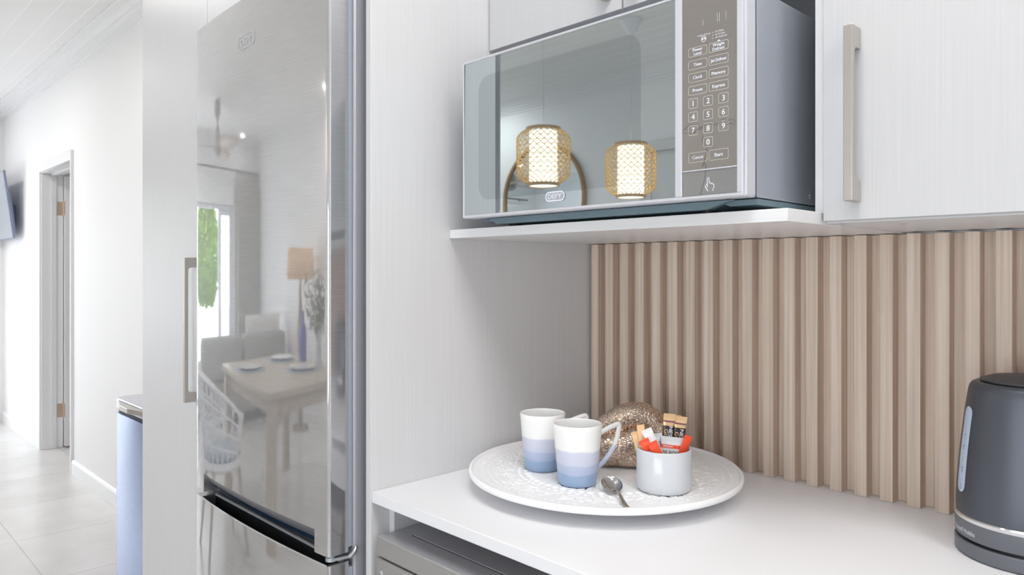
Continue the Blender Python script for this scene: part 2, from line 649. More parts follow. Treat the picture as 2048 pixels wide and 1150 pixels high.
# ceiling of tongue-and-groove boards running along the room
prof = []
y = YS - 0.15
ks = math.ceil((YS - 0.15 - 0.847) / 0.1227)
prof.append((YS - 0.15, HC))
k = ks
SEAMS = []
while True:
    yy = 0.847 + 0.1227 * k
    if yy > 3.25:
        break
    if yy - 0.004 > YS - 0.15:
        SEAMS.append(yy)
    k += 1
prof += [(3.3, HC), (3.3, HC + 0.08), (YS - 0.15, HC + 0.08)]
ceil = struct('ceiling', MB().prism(prof, lambda p, t: (t, p[0], p[1]), XW - 0.15, XE + 0.15), 'ceiling', smooth=0)
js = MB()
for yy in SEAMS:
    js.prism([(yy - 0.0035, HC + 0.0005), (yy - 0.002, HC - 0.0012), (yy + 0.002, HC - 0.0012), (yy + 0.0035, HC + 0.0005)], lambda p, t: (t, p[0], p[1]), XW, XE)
build('bevel_highlight', js, 'bevel_light', ceil, smooth=0)  # white strips stand for light caught by the board bevels
# north wall with the door opening
DX0, DX1, DZ = -6.182, -5.348, 2.01
wn = MB()
wn.box(XW - 0.12, DX0 - 0.012, YN, YN + 0.13, 0, HC)
wn.box(DX1 + 0.012, -2.262, YN, YN + 0.13, 0, HC)
wn.box(DX0 - 0.012, DX1 + 0.012, YN, YN + 0.13, DZ + 0.012, HC)
struct('wall_north', wn, 'paint', smooth=0)
struct('wall_kitchen', MB().box(-2.258, XE, YK, YK + 0.12, 0, HC), 'paint', smooth=0)
# the little room beyond the door
wh = MB()
wh.box(-7.3, -4.4, 3.15, 3.27, 0, HC)
wh.box(-7.42, -7.3, YN + 0.13, 3.27, 0, HC)
wh.box(-4.4, -4.28, YN + 0.13, 3.27, 0, HC)
struct('wall_passage', wh, 'paint', smooth=0)
# west wall with the sliding door opening
WY0, WY1, WZ = -1.70, 0.72, 1.99
ww = MB()
ww.box(XW - 0.12, XW, YS - 0.12, WY0, 0, HC)
ww.box(XW - 0.12, XW, WY1, YN, 0, HC)
ww.box(XW - 0.12, XW, WY0, WY1, WZ, HC)
struct('wall_west', ww, 'paint', smooth=0)
# south wall with an added opening for fill light
SX0, SX1, SZ0, SZ1 = -1.1, 1.1, 0.45, 1.75
ws = MB()
ws.box(XW, SX0, YS - 0.12, YS, 0, HC)
ws.box(SX1, XE, YS - 0.12, YS, 0, HC)
ws.box(SX0, SX1, YS - 0.12, YS, 0, SZ0)
ws.box(SX0, SX1, YS - 0.12, YS, SZ1, HC)
struct('wall_south', ws, 'paint', smooth=0)
struct('wall_east', MB().box(XE, XE + 0.12, YS - 0.12, YK + 0.12, 0, HC), 'paint', smooth=0)

# cornices: stepped profile (d = distance from wall, z below ceiling)
CORN = [(0, 0), (0.098, 0), (0.098, -0.006), (0.088, -0.010), (0.082, -0.020), (0.070, -0.024), (0.062, -0.036), (0.046, -0.044), (0.040, -0.056),
        (0.026, -0.062), (0.022, -0.074), (0.010, -0.078), (0.008, -0.092), (0.0, -0.095)]
struct('trim_1', MB().prism(CORN, lambda p, t: (t, YN - p[0], HC + p[1]), XW, -2.262), 'trim_paint', smooth=0)
struct('trim_2', MB().prism(CORN, lambda p, t: (t, YS + p[0], HC + p[1]), XW, XE), 'trim_paint', smooth=0)
struct('trim_3', MB().prism(CORN, lambda p, t: (XW + p[0], t, HC + p[1]), YS, YN), 'trim_paint', smooth=0)
# baseboards
BB = [(0, 0), (0.014, 0), (0.014, 0.072), (0.010, 0.084), (0.004, 0.090), (0, 0.090)]
b1 = MB()
b1.prism(BB, lambda p, t: (t, YN - p[0], p[1]), XW, DX0 - 0.075)
b1.prism(BB, lambda p, t: (t, YN - p[0], p[1]), DX1 + 0.03, -2.262)
struct('baseboard_north', b1, 'trim_paint', smooth=0)
struct('baseboard_south', MB().prism(BB, lambda p, t: (t, YS + p[0], p[1]), XW, XE), 'trim_paint', smooth=0)

# door_1: frame, leaf swung into the far room, two hinges
d1 = MB()
d1.box(DX0 - 0.012, DX0 + 0.004, YN - 0.004, YN + 0.134, 0, DZ)             # far jamb
d1.box(DX1 - 0.004, DX1 + 0.012, YN - 0.004, YN + 0.134, 0, DZ)
d1.box(DX0 - 0.012, DX1 + 0.012, YN - 0.004, YN + 0.134, DZ, DZ + 0.012)
d1.box(DX0 + 0.004, DX0 + 0.016, YN + 0.055, YN + 0.088, 0, DZ)             # stop beads
d1.box(DX1 - 0.016, DX1 - 0.004, YN + 0.055, YN + 0.088, 0, DZ)
d1.box(DX0 + 0.004, DX1 - 0.004, YN + 0.055, YN + 0.088, DZ - 0.012, DZ)
d1.box(DX0 - 0.072, DX0 - 0.006, YN - 0.016, YN, 0, DZ + 0.07)              # architraves
d1.box(DX1 + 0.002, DX1 + 0.022, YN - 0.016, YN, 0, DZ + 0.07)
d1.box(DX0 - 0.006, DX1 + 0.002, YN - 0.016, YN, DZ + 0.006, DZ + 0.07)
door = struct('door_1', d1, 'trim_paint', smooth=0, bevel=0.002)
lf = MB().box(DX0 + 0.006, DX0 + 0.046, YN + 0.137, YN + 0.92, 0.012, DZ - 0.012)
for za, zb in ((0.18, 0.55), (0.66, 1.03), (1.14, 1.51), (1.62, 1.86)):
    lf.box(DX0 + 0.046, DX0 + 0.0475, YN + 0.26, YN + 0.80, za, zb)
build('door_leaf', lf, 'trim_paint', door, smooth=0, bevel=0.0015)
for zc in (1.762, 0.275):
    h = MB()
    h.box(DX0 + 0.004, DX0 + 0.0062, YN + 0.094, YN + 0.134, zc - 0.05, zc + 0.05)
    h.box(DX0 + 0.010, DX0 + 0.046, YN + 0.1345, YN + 0.1368, zc - 0.05, zc + 0.05)
    for q in range(5):
        h.tube([(DX0 + 0.012, YN + 0.133, zc - 0.05 + 0.02 * q + 0.0006), (DX0 + 0.012, YN + 0.133, zc - 0.03 + 0.02 * q - 0.0006)], 0.006, 10)
    for dz in (-0.036, -0.012, 0.012, 0.036):
        h.ball((DX0 + 0.0064, YN + 0.108 + 0.006 * (dz > 0), zc + dz), 0.001, 0.003, 0.003, 8, 6)
    build('door_hinge', h, 'hinge_brass', door)

# door_2 on the south wall (closed, seen in the microwave door)
d2 = MB()
d2.box(-2.93, -2.06, YS, YS + 0.02, 0, 2.10)
d2.box(-3.02, -2.93, YS, YS + 0.03, 0, 2.12)
d2.box(-2.06, -1.97, YS, YS + 0.03, 0, 2.12)
d2.box(-3.04, -1.95, YS, YS + 0.045, 2.12, 2.19)
door2 = struct('door_2', d2, 'jamb_paint', smooth=0, bevel=0.003)

# window_1: white aluminium sliding door to the patio
w1 = MB()
FX0, FX1 = XW - 0.10, XW - 0.03
w1.box(FX0, FX1, WY0, WY0 + 0.05, 0, WZ)
w1.box(FX0, FX1, WY1 - 0.05, WY1, 0, WZ)
w1.box(FX0, FX1, WY0 + 0.05, WY1 - 0.05, WZ - 0.05, WZ)
w1.box(FX0, FX1, WY0 + 0.05, WY1 - 0.05, 0, 0.04)
win = struct('window_1', w1, 'alu_white', smooth=0, bevel=0.002)
for ya, yb, xx in ((WY0 + 0.05, WY0 + 0.42, XW - 0.055), (WY0 + 0.06, WY0 + 0.46, XW - 0.085)):
    s = MB()
    s.box(xx - 0.012, xx + 0.012, ya, ya + 0.05, 0.04, WZ - 0.05)
    s.box(xx - 0.012, xx + 0.012, yb - 0.05, yb, 0.04, WZ - 0.05)
    s.box(xx - 0.012, xx + 0.012, ya + 0.05, yb - 0.05, 0.04, 0.11)
    s.box(xx - 0.012, xx + 0.012, ya + 0.05, yb - 0.05, WZ - 0.11, WZ - 0.05)
    sash = build('window_sash', s, 'alu_white', win, smooth=0)
    build('window_pane', MB().box(xx - 0.003, xx + 0.003, ya + 0.05, yb - 0.05, 0.11, WZ - 0.11), 'pane', sash, smooth=0)
# fill_window: invented opening in the unseen south wall, for frontal fill
w2 = MB()
for xa, xb in ((SX0, SX0 + 0.05), (-0.175, -0.125), (SX1 - 0.05, SX1)):
    w2.box(xa, xb, YS - 0.09, YS - 0.03, SZ0, SZ1)
w2.box(SX0, SX1, YS - 0.09, YS - 0.03, SZ0, SZ0 + 0.05)
w2.box(SX0, SX1, YS - 0.09, YS - 0.03, SZ1 - 0.05, SZ1)
fill_win = struct('fill_window', w2, 'alu_white', smooth=0)
for xa, xb in ((SX0 + 0.05, -0.175), (-0.125, SX1 - 0.05)):
    build('window_pane', MB().box(xa, xb, YS - 0.064, YS - 0.058, SZ0 + 0.05, SZ1 - 0.05), 'pane', fill_win, smooth=0)

# ------------------------------------------------------------------ kitchen units
PX = -1.111                 # right face of the tall end panel
CF = 0.731                  # worktop front
WZT = 0.90                  # worktop top
o = build('end_panel', MB().box(PX - 0.016, PX, 0.729, YK - 0.001, 0.0, 2.40), 'melamine', bevel=0.0008)
tag(o, 'tall white wood-grain end panel between the fridge and the worktop', 'panel')

# worktop
o = build('worktop', MB().box(PX + 0.0005, 1.3, CF, YK - 0.001, WZT - 0.020, WZT), 'worktop_white', bevel=0.0015)
tag(o, 'glossy white worktop carrying the tray and the kettle', 'worktop')

# ribbed wood wall cladding
rib = []
x0 = PX + 0.0005
YF_, YR_, YB_ = 1.330, 1.354, YK - 0.001
rib.append((x0, YB_))
rib.append((x0, YR_))
k = 0
while True:
    xa = -1.0985 + 0.0427 * k
    if xa + 0.0205 > 1.28:
        break
    rib += [(xa - 0.0012 if k else x0 + 0.0001, YR_), (xa, YF_), (xa + 0.0205, YF_), (xa + 0.0215, YR_)]
    k += 1
rib += [(1.29, YR_), (1.29, YB_)]
o = build('slatted_wall_panel', MB().prism(rib, lambda p, t: (p[0], p[1], t), WZT + 0.0005, 1.3575), 'slat_wood', smooth=20)
tag(o, 'ribbed light oak splashback panel above the worktop', 'wall panel')

# open shelf under the microwave
SH0, SH1 = 1.359, 1.376
SY = 0.911
XC = -0.426
o = build('microwave_shelf', MB().box(PX + 0.0005, XC, SY, YK - 0.001, SH0, SH1), 'melamine_flat', bevel=0.0008)
tag(o, 'white shelf board that the microwave stands on', 'shelf')

# cabinet above the microwave (two doors)
UY = 1.014
cab = thing('wall_cabinet', (-0.77, UY, 1.748), 'white two-door wall cabinet above the microwave', 'cabinet')
c = MB()
c.box(PX + 0.0005, -0.4425, UY + 0.018, YK - 0.001, 1.752, 1.768)
c.box(PX + 0.0005, -0.4425, UY + 0.018, YK - 0.001, 2.384, 2.40)
c.box(PX + 0.0005, PX + 0.0165, UY + 0.018, YK - 0.001, 1.768, 2.384)
c.box(-0.4585, -0.4425, UY + 0.018, YK - 0.001, 1.768, 2.384)
c.box(-0.777, -0.761, UY + 0.018, YK - 0.001, 1.768, 2.384)
c.box(PX + 0.0005, -0.4425, YK - 0.006, YK - 0.001, 1.768, 2.384)
build('cabinet_body', c, 'melamine', cab, smooth=0)


def bar_handle(x, yface, z0, z1, parent, w=0.012, stand=0.030, foot=0.028):
    h = MB()
    yo = yface - stand
    # flat bar bent back to the door at both ends
    pr = [(yface, z0), (yo, z0), (yo, z1), (yface, z1), (yface, z1 - foot), (yo + 0.013, z1 - foot - 0.001), (yo + 0.009, z1 - foot - 0.006),
          (yo + 0.009, z0 + foot + 0.006), (yo + 0.013, z0 + foot + 0.001), (yface, z0 + foot)]
    h.prism(pr, lambda p, t: (t, p[0], p[1]), x - w / 2, x + w / 2)
    return build('handle', h, 'champagne', parent, smooth=0, bevel=0.0012)


for xa, xb, hx in ((PX + 0.003, -0.770, -0.800), (-0.767, -0.428, -0.735)):
    d = build('door', MB().box(xa, xb, UY, UY + 0.016, 1.748, 2.39), 'melamine_dimmed', cab, bevel=0.0008)
    bar_handle(hx, UY, 1.768, 1.99, d)
# right-hand cabinet
cab2 = thing('wall_cabinet', (0.0, UY, 1.361), 'white wall cabinet with a champagne bar handle above the kettle', 'cabinet')
c = MB()
c.box(-0.442, -0.426, UY + 0.018, YK - 0.001, SH1 + 0.0005, 2.40)
c.box(-0.4255, 1.3, UY + 0.018, YK - 0.001, 1.361, 1.377)
c.box(-0.4255, 1.3, UY + 0.018, YK - 0.001, 2.384, 2.40)
c.box(1.284, 1.3, UY + 0.018, YK - 0.001, 1.377, 2.384)
c.box(-0.4255, 1.284, YK - 0.006, YK - 0.001, 1.377, 2.384)
build('cabinet_body', c, 'melamine', cab2, smooth=0)
for xa, xb, hx in ((-0.4235, 0.028, -0.379), (0.031, 0.48, 0.44), (0.483, 0.90, 0.53), (0.903, 1.30, 1.26)):
    d = build('door', MB().box(xa, xb, UY, UY + 0.016, 1.3635, 2.39), 'melamine_dimmed', cab2, bevel=0.0008)
    if hx < 0:
        bar_handle(hx, UY, 1.387, 1.619, d)
for xx, yy in ((-0.408, UY + 0.030), (-0.350, UY + 0.095)):
    build('screw_cap', MB().lathe([(0, -0.0008), (0.004, -0.0005), (0.0045, 0), (0, 0)], (xx, yy, 1.3609), 12), 'champagne', cab2)

# tall cupboard left of the fridge
TF = 0.700
tall = thing('tall_cupboard', (-2.0, TF, 0.0), 'tall white wood-grain cupboard left of the fridge', 'cupboard')
build('cupboard_body', MB().box(-2.239, -1.775, TF + 0.018, YN - 0.02, 0.0, 2.40), 'melamine', tall, smooth=0)
d = build('door', MB().box(-2.239, -1.7725, TF, TF + 0.016, 0.06, 2.39), 'melamine', tall, bevel=0.0008)
bar_handle(-1.846, TF, 0.972, 1.329, d, w=0.011, stand=0.028, foot=0.024)
# bridge cabinet over the fridge
br_ = thing('bridge_cabinet', (-1.45, TF, 1.93), 'white cabinet bridging the top of the fridge', 'cabinet')
build('cabinet_body', MB().box(-1.769, -1.1285, TF + 0.018, YN - 0.02, 1.866, 2.40), 'melamine', br_, smooth=0)
build('door', MB().box(-1.7712, -1.1285, TF, TF + 0.016, 1.864, 2.39), 'melamine', br_, bevel=0.0008)

# base gable under the worktop and the rest of the run
o = build('base_gable', MB().box(PX + 0.0005, -1.095, 0.768, YK - 0.001, 0.0, WZT - 0.0205), 'melamine', bevel=0.0008)
tag(o, 'narrow white gable under the worktop beside the dishwasher', 'panel')
bc = thing('base_cabinet', (0.4, CF, 0), 'white base cabinet under the worktop beside the dishwasher', 'cabinet')
build('cabinet_body', MB().box(-0.46, 1.3, CF + 0.03, YK - 0.001, 0.10, WZT - 0.0205), 'melamine', bc, smooth=0)
build('plinth', MB().box(-0.46, 1.3, CF + 0.08, CF + 0.095, 0.0, 0.0995), 'melamine', bc, smooth=0)
for xa, xb in ((-0.458, 0.12), (0.124, 0.70), (0.704, 1.30)):
    build('door', MB().box(xa, xb, CF + 0.012, CF + 0.0295, 0.11, WZT - 0.024), 'melamine', bc, bevel=0.0008)

# ------------------------------------------------------------------ refrigerator
XL, XR, FY, BOW = -1.7607, -1.1555, 0.670, 0.0127
FXC, FHW = (XL + XR) / 2, (XR - XL) / 2
fridge = thing('refrigerator', (FXC, 0.98, 0.0), 'brushed stainless steel fridge freezer with a bowed door', 'refrigerator')
DBK = 0.7106     # back of the doors


def front_y(x):
    return FY - BOW * (1 - ((x - FXC) / FHW) ** 2)


def door_outline(xa, xb, ra=True, rb=True, n=48, back=DBK, r=0.006):
    pts = []
    for i in range(n + 1):
        x = xa + (xb - xa) * i / n
        pts.append([x, front_y(x)])
    # round the two front corners
    if rb:
        pts[-1:] = [[xb - r + r * math.sin(PI / 2 * k / 6), front_y(xb - r) + r - r * math.cos(PI / 2 * k / 6)] for k in range(7)]
        pts = [p for p in pts if not (p[0] > xb - r and p[1] < front_y(xb - r) + 1e-5 and p[0] < xb - r + 1e-9)]
    if ra:
        pts[:1] = [[xa + r - r * math.sin(PI / 2 * k / 6), front_y(xa + r) + r - r * math.cos(PI / 2 * k / 6)] for k in range(6, -1, -1)]
    pts += [[xb, back], [xa, back]]
    return pts


def side_faces(mb, x):
    """second material on the flat right-hand edge of a door"""
    for i, f in enumerate(mb.f):
        if len(f) == 4 and all(abs(mb.v[k][0] - x) < 1e-6 for k in f):
            mb.mi[i] = 1


NZ = 0.8265           # top edge of the hand recess
NX0, NX1 = -1.7055, -1.199
DB, DT = 0.7850, 1.8615
dm = MB()
fnz = lambda p, t: (p[0], p[1], t)
dm.prism(door_outline(XL, XR), fnz, NZ, DT)                    # the main leaf
lt = [p for p in door_outline(XL, NX0, rb=False, n=10)]
dm.prism(lt, fnz, DB, NZ)
rt = [p for p in door_outline(NX1, XR, ra=False, n=10)]
dm.prism(rt, fnz, DB, NZ)
side_faces(dm, XR)
fd = build('fridge_door', dm, ['fridge_steel', 'fridge_edge'], fridge, smooth=25)
# recess behind the hand grip: sloping steel then dark
rc = MB()
n = 24
for (ya, za), (yb, zb), mi in (((0.0, NZ), (0.022, 0.799), 0), ((0.022, 0.799), (0.032, DB), 1)):
    vs, fs = [], []
    for i in range(n + 1):
        x = NX0 + (NX1 - NX0) * i / n
        yf = front_y(x)
        vs += [(x, yf + ya + 0.0002, za), (x, yf + yb, zb)]
    fs = [(2 * i, 2 * i + 1, 2 * i + 3, 2 * i + 2) for i in range(n)]
    rc.add(vs, fs, mi)
rc.box(NX0, NX1, 0.6955, DBK, DB, NZ, 1)
build('grip_recess', rc, ['fridge_side', 'navy_plastic'], fd, smooth=60, recalc=False)
# embossed badge on the door
bd = MB()
bcx, bcz = -1.463, 1.7710
by = front_y(bcx) - 0.0006
ring_outline(bd, (bcx, by, bcz), (1, 0, 0), (0, 0, 1), rrect(0.078, 0.0285, 0.0125), rrect(0.0745, 0.025, 0.0112))
put_text(bd, 'DEFY', (bcx, by, bcz), (1, 0, 0), (0, 0, 1), 0.0145, 0.052)
build('badge', bd, 'silver_plastic', fd, smooth=0, recalc=False)
# freezer door with a grip channel in its top
FT = 0.7690
fz = MB()
fo = door_outline(XL, XR)
CH0, CH1 = XL + 0.034, XR - 0.008
front = [p for p in fo if True]
fz.prism(fo, fnz, 0.05, 0.726)
# front skin above the channel floor
vs, fs = [], []
n = 48
for i in range(n + 1):
    x = CH0 + (CH1 - CH0) * i / n
    yf = front_y(x)
    vs += [(x, yf, 0.726), (x, yf, FT - 0.0015), (x, yf + 0.0015, FT), (x, yf + 0.003, FT)]
for i in range(n):
    for j in range(3):
        fs.append((4 * i + j, 4 * i + j + 1, 4 * i + j + 5, 4 * i + j + 4))
fz.add(vs, fs)
for xa, xb, sgn in ((XL, CH0, 0), (CH1, XR, 1)):
    ol = door_outline(xa, xb, ra=not sgn, rb=bool(sgn), n=6)
    fz.prism(ol, fnz, 0.726, FT)
side_faces(fz, XR)
fzd = build('freezer_door', fz, ['fridge_steel', 'fridge_edge'], fridge, smooth=25)
ch = MB()
vs, fs = [], []
secs = [(0.003, FT), (0.019, 0.755), (0.023, 0.742), (0.027, 0.727)]
for i in range(n + 1):
    x = CH0 + (CH1 - CH0) * i / n
    yf = front_y(x)
    vs += [(x, yf + a, z) for a, z in secs] + [(x, 0.7005, 0.727), (x, 0.7025, FT - 0.001)]
for i in range(n):
    for j in range(5):
        ch.mi.append(0 if j < 1 else 1)
        fs.append((6 * i + j, 6 * i + j + 1, 6 * i + j + 7, 6 * i + j + 6))
ch.v, ch.f = vs, fs
build('grip_channel', ch, ['navy_plastic', 'black'], fzd, smooth=60, recalc=False)
build('channel_strip', MB().box(CH0, CH1, 0.701, 0.705, FT - 0.004, FT + 0.0005), 'silver_plastic', fzd, smooth=0)
# gaskets, body, hinge
gk = MB().box(XL + 0.012, XR - 0.001, DBK + 0.0003, DBK + 0.0045, 0.793, DT - 0.01).box(XL + 0.012, XR - 0.003, DBK + 0.0045, DBK + 0.0095, 0.793, DT - 0.01)
gk.box(XL + 0.012, XR - 0.001, DBK + 0.0003, DBK + 0.0095, 0.06, 0.757)
build('door_gasket', gk, 'gasket', fridge, smooth=0, bevel=0.0008)
build('body', MB().box(XL + 0.002, XR + 0.002, DBK + 0.010, 1.24, 0.05, DT - 0.004), 'fridge_body', fridge, bevel=0.005, seg=3)
hg = MB()
hz = 0.7778
hg.prism([(-1.1675 + 0.010 * math.cos(a), 0.6822 + 0.010 * math.sin(a)) for a in [PI * 0.5 + PI * k / 10 for k in range(21)]], fnz, hz - 0.0035, hz + 0.0035)
hg.prism([(-1.1756, 0.6842), (-1.1563, 0.6782), (-1.1507, 0.7086), (-1.1477, 0.7212), (-1.1594, 0.7212)], fnz, hz - 0.002, hz + 0.003)
hg.tube([(-1.1507, 0.7096, hz), (-1.1490, 0.7167, hz + 0.006), (-1.1494, 0.7218, hz + 0.012), (-1.1517, 0.7233, hz + 0.014)], 0.0042, 10)
hg.tube([(-1.1665, 0.6832, hz + 0.003), (-1.1665, 0.6832, hz + 0.0065)], 0.006, 12)
build('door_hinge', hg, 'zinc', fridge, smooth=40)
for xx in (XL + 0.06, XR - 0.06):
    for yy in (0.76, 1.19):
        build('foot', MB().lathe([(0, 0), (0.02, 0), (0.02, 0.01), (0.012, 0.012), (0.012, 0.05), (0, 0.05)], (xx, yy, 0), 16), 'black', fridge)

# ------------------------------------------------------------------ dishwasher under the worktop
dw = thing('dishwasher', (-0.79, 1.0, 0.0), 'dark steel dishwasher under the worktop', 'dishwasher')
DX_0, DX_1 = -1.094, -0.498
DWT = 0.826
build('body', MB().box(DX_0 + 0.004, DX_1 - 0.004, 0.775, 1.33, 0.02, 0.79), 'dish_steel', dw, smooth=0)
t = MB()
t.box(DX_0, DX_1, 0.730, 1.335, 0.7915, DWT - 0.001)
t.mi[1] = 1
tp = build('cover', t, ['dish_steel', 'dish_top'], dw, bevel=0.0015)
ins = MB()
ins.box(DX_0 + 0.042, DX_1 - 0.042, 0.776, 0.7775, DWT - 0.0012, DWT - 0.0004)
ins.box(DX_0 + 0.042, DX_0 + 0.0435, 0.776, 1.28, DWT - 0.0012, DWT - 0.0004)
build('cover_groove', ins, 'dark_gap', tp, smooth=0)
build('cover_plate', MB().box(DX_0 + 0.0436, DX_1 - 0.042, 0.7776, 1.28, DWT - 0.0015, DWT + 0.0006), 'dish_top', tp, bevel=0.0004)
fp = build('control_fascia', MB().box(DX_0 + 0.0025, DX_1 - 0.0025, 0.7275, 0.774, 0.665, 0.7885), 'dish_steel', dw, bevel=0.0015)
build('door', MB().box(DX_0 + 0.0025, DX_1 - 0.0025, 0.7285, 0.774, 0.11, 0.662), 'dish_steel', dw, bevel=0.0015)
build('plinth', MB().box(DX_0 + 0.01, DX_1 - 0.01, 0.79, 0.80, 0.0, 0.1), 'black', dw, smooth=0)
gl_ = MB()
yy = 0.7273
cx_, cz_ = -1.0745, 0.7660
for q in range(6):
    a = q * PI / 3
    gl_.tube([(cx_, yy, cz_), (cx_ + 0.004 * math.cos(a), yy, cz_ + 0.004 * math.sin(a))], 0.0005, 4)
ring_outline(gl_, (cx_ - 0.0015, yy, cz_ - 0.010), (1, 0, 0), (0, 0, 1), rrect(0.006, 0.006, 0.0025, 3), rrect(0.0045, 0.0045, 0.0018, 3))
ring_outline(gl_, (cx_ + 0.0035, yy, cz_ - 0.011), (1, 0, 0), (0, 0, 1), rrect(0.004, 0.005, 0.0018, 3), rrect(0.003, 0.0038, 0.0012, 3))
put_text(gl_, 'On', (cx_ + 0.0155, yy, cz_ - 0.0035), (1, 0, 0), (0, 0, 1), 0.0042, 0.0075, bold=0.0002)
gl_.lathe([(0, 0), (0.0013, 0)], (0, 0, 0), 10)
for i in range(len(gl_.v) - 20, len(gl_.v)):
    p = gl_.v[i]
    gl_.v[i] = (cx_ + 0.0165 + p[0], yy, cz_ - 0.0125 + p[1])
build('printed_symbols', gl_, 'print_white', fp, smooth=0, recalc=False, weld=False)

# ------------------------------------------------------------------ microwave
MY = 0.890
MX0, MX1, MZ0, MZ1 = -1.0465, -0.474, 1.3925, 1.6845
mw = thing('microwave', (-0.76, 1.08, SH1), 'silver microwave oven with a mirrored door on the white shelf', 'microwave')
build('casing', MB().box(MX0 + 0.004, MX1, MY + 0.0295, 1.275, MZ0 + 0.0005, 1.6775), 'mw_side', mw, bevel=0.003, seg=3)
# bezel round door and control panel: frame with rounded outer corners
PXA, PXB = -0.5700, -0.4858     # control panel
GXA, GXB = MX0 + 0.0045, -0.5815    # door glass
GZA, GZB = MZ0 + 0.0055, MZ1 - 0.0045
zc, xc = (MZ0 + MZ1) / 2, (MX0 + MX1) / 2
bz = MB()
ol = [(p[0] + xc, p[1] + zc) for p in rrect(MX1 - MX0, MZ1 - MZ0, 0.005, 4)]
bz.prism(ol, lambda p, t: (p[0], t, p[1]), MY + 0.004, MY + 0.029)
# raised front lips
for xa, xb, za, zb in ((MX0 + 0.0005, GXA, MZ0 + 0.001, MZ1 - 0.001), (GXA, MX1 - 0.003, GZB, MZ1 - 0.001), (GXA, MX1 - 0.003, MZ0 + 0.001, GZA),
                       (GXB, PXA, GZA, GZB), (PXB, MX1 - 0.003, GZA, GZB), (PXA, PXB, 1.4322, 1.4345)):
    bz.box(xa, xb, MY - 0.001, MY + 0.0042, za, zb)
build('bezel', bz, 'silver_plastic', mw, smooth=0, bevel=0.0016)
dr = build('door', MB().box(GXA + 0.0002, GXB - 0.0002, MY, MY + 0.004, GZA + 0.0002, GZB - 0.0002), 'mw_glass', mw, smooth=0)
vw = MB()
ol = [(p[0] - 0.8218, p[1] + 1.5365) for p in rrect(0.361, 0.226, 0.028, 8)]
vw.add([(p[0], MY - 0.0001, p[1]) for p in ol], [tuple(range(len(ol)))])
build('viewing_window', vw, 'mw_glass_inner', dr, smooth=0, recalc=False)
lg = MB()
lc = (-0.8117, MY - 0.0014, 1.4172)
lg.prism([(p[0] + lc[0], p[1] + lc[2]) for p in rrect(0.0430, 0.0165, 0.0082, 8)], lambda p, t: (p[0], t, p[1]), MY - 0.0012, MY - 0.0002, 1)
ring_outline(lg, lc, (1, 0, 0), (0, 0, 1), rrect(0.0430, 0.0165, 0.0082, 8), rrect(0.0388, 0.0123, 0.0061, 8), 0)
put_text(lg, 'DEFY', (lc[0], MY - 0.0016, lc[2]), (1, 0, 0), (0, 0, 1), 0.0080, 0.0300, 0, bold=0.00035)
build('badge', lg, ['print_white', 'mw_side'], dr, smooth=0, recalc=False, weld=False)
cp = build('control_panel', MB().box(PXA + 0.0002, PXB - 0.0002, MY, MY + 0.004, 1.4347, GZB - 0.0002), 'panel_film', mw, smooth=0)
ob = build('open_button', MB().box(PXA + 0.0008, PXB - 0.0005, MY + 0.0005, MY + 0.004, GZA + 0.0006, 1.4318), 'button_film', mw, smooth=0)
ko, kt = MB(), MB()
KY = MY - 0.0002


def key(xa, xb, za, zb, text, th=0.0042, tw=None):
    w, h = xb - xa, zb - za
    ring_outline(ko, ((xa + xb) / 2, KY, (za + zb) / 2), (1, 0, 0), (0, 0, 1), rrect(w, h, 0.0022, 4), rrect(w - 0.0011, h - 0.0011, 0.0017, 4))
    lines = text.split('\n')
    for i, s in enumerate(lines):
        dz = 0.0029 * (len(lines) - 1) - 0.0056 * i
        put_text(kt, s, ((xa + xb) / 2, KY, (za + zb) / 2 + dz), (1, 0, 0), (0, 0, 1), th, tw[i] if tw else None, bold=0.00014)


CA, CB, CC, CD = -0.5595, -0.5304, -0.5275, -0.4981
for i, (a, b) in enumerate((('Power\nLevel', 'Weight\nDefrost'), ('Time', 'Jet Defrost'), ('Clock', 'Memory'), ('Preset', 'Express'))):
    z1 = 1.6048 - 0.01775 * i
    key(CA, CB, z1 - 0.0127, z1, a, 0.0040 if '\n' in a else 0.0042)
    key(CC, CD, z1 - 0.0127, z1, b, 0.0042 if i else 0.0040, [0.0235] if i == 1 else None)
for r_, (row, zt_) in enumerate(((('1', '2', '3'), 1.5342), (('4', '5', '6'), 1.5155), (('7', '8', '9'), 1.4966))):
    for xa, s in zip((CA, -0.5361, -0.5128), row):
        key(xa, xa + 0.0147, zt_ - 0.0138, zt_, s, 0.0074)
key(-0.5361, -0.5214, 1.4639, 1.4777, '0', 0.0074)
key(CA, CB, 1.4447, 1.4586, 'Cancel', 0.0042)
key(CC, CD, 1.4447, 1.4590, 'Start', 0.0046)
put_text(kt, 'Weight Defrost', (-0.5354, KY, 1.6192), (1, 0, 0), (0, 0, 1), 0.0023, 0.0205)
for i, s in enumerate(('01 Meat', '02 Poultry', '03 Seafood')):
    z_ = 1.6192 - 0.0040 * i
    kt.box(-0.5228, -0.5202, KY, KY + 0.0001, z_ - 0.0002, z_ + 0.0002)
    put_text(kt, s, (-0.5114 + 0.0011 * i, KY, z_), (1, 0, 0), (0, 0, 1), 0.0022, 0.0125 + 0.0022 * i)
kt.add([(-0.5150, KY, 1.6052), (-0.5100, KY, 1.6052), (-0.5125, KY, 1.6076)], [(0, 1, 2)])
ring_outline(kt, (-0.5354, KY, 1.6133), (1, 0, 0), (0, 0, 1), rrect(0.0078, 0.0078, 0.0038, 6), rrect(0.0066, 0.0066, 0.0032, 6))
for sx_ in (-1, 1):
    kt.box(-0.5354 + sx_ * 0.0018 - 0.0010, -0.5354 + sx_ * 0.0018 + 0.0010, KY, KY + 0.0001, 1.6125, 1.6150)
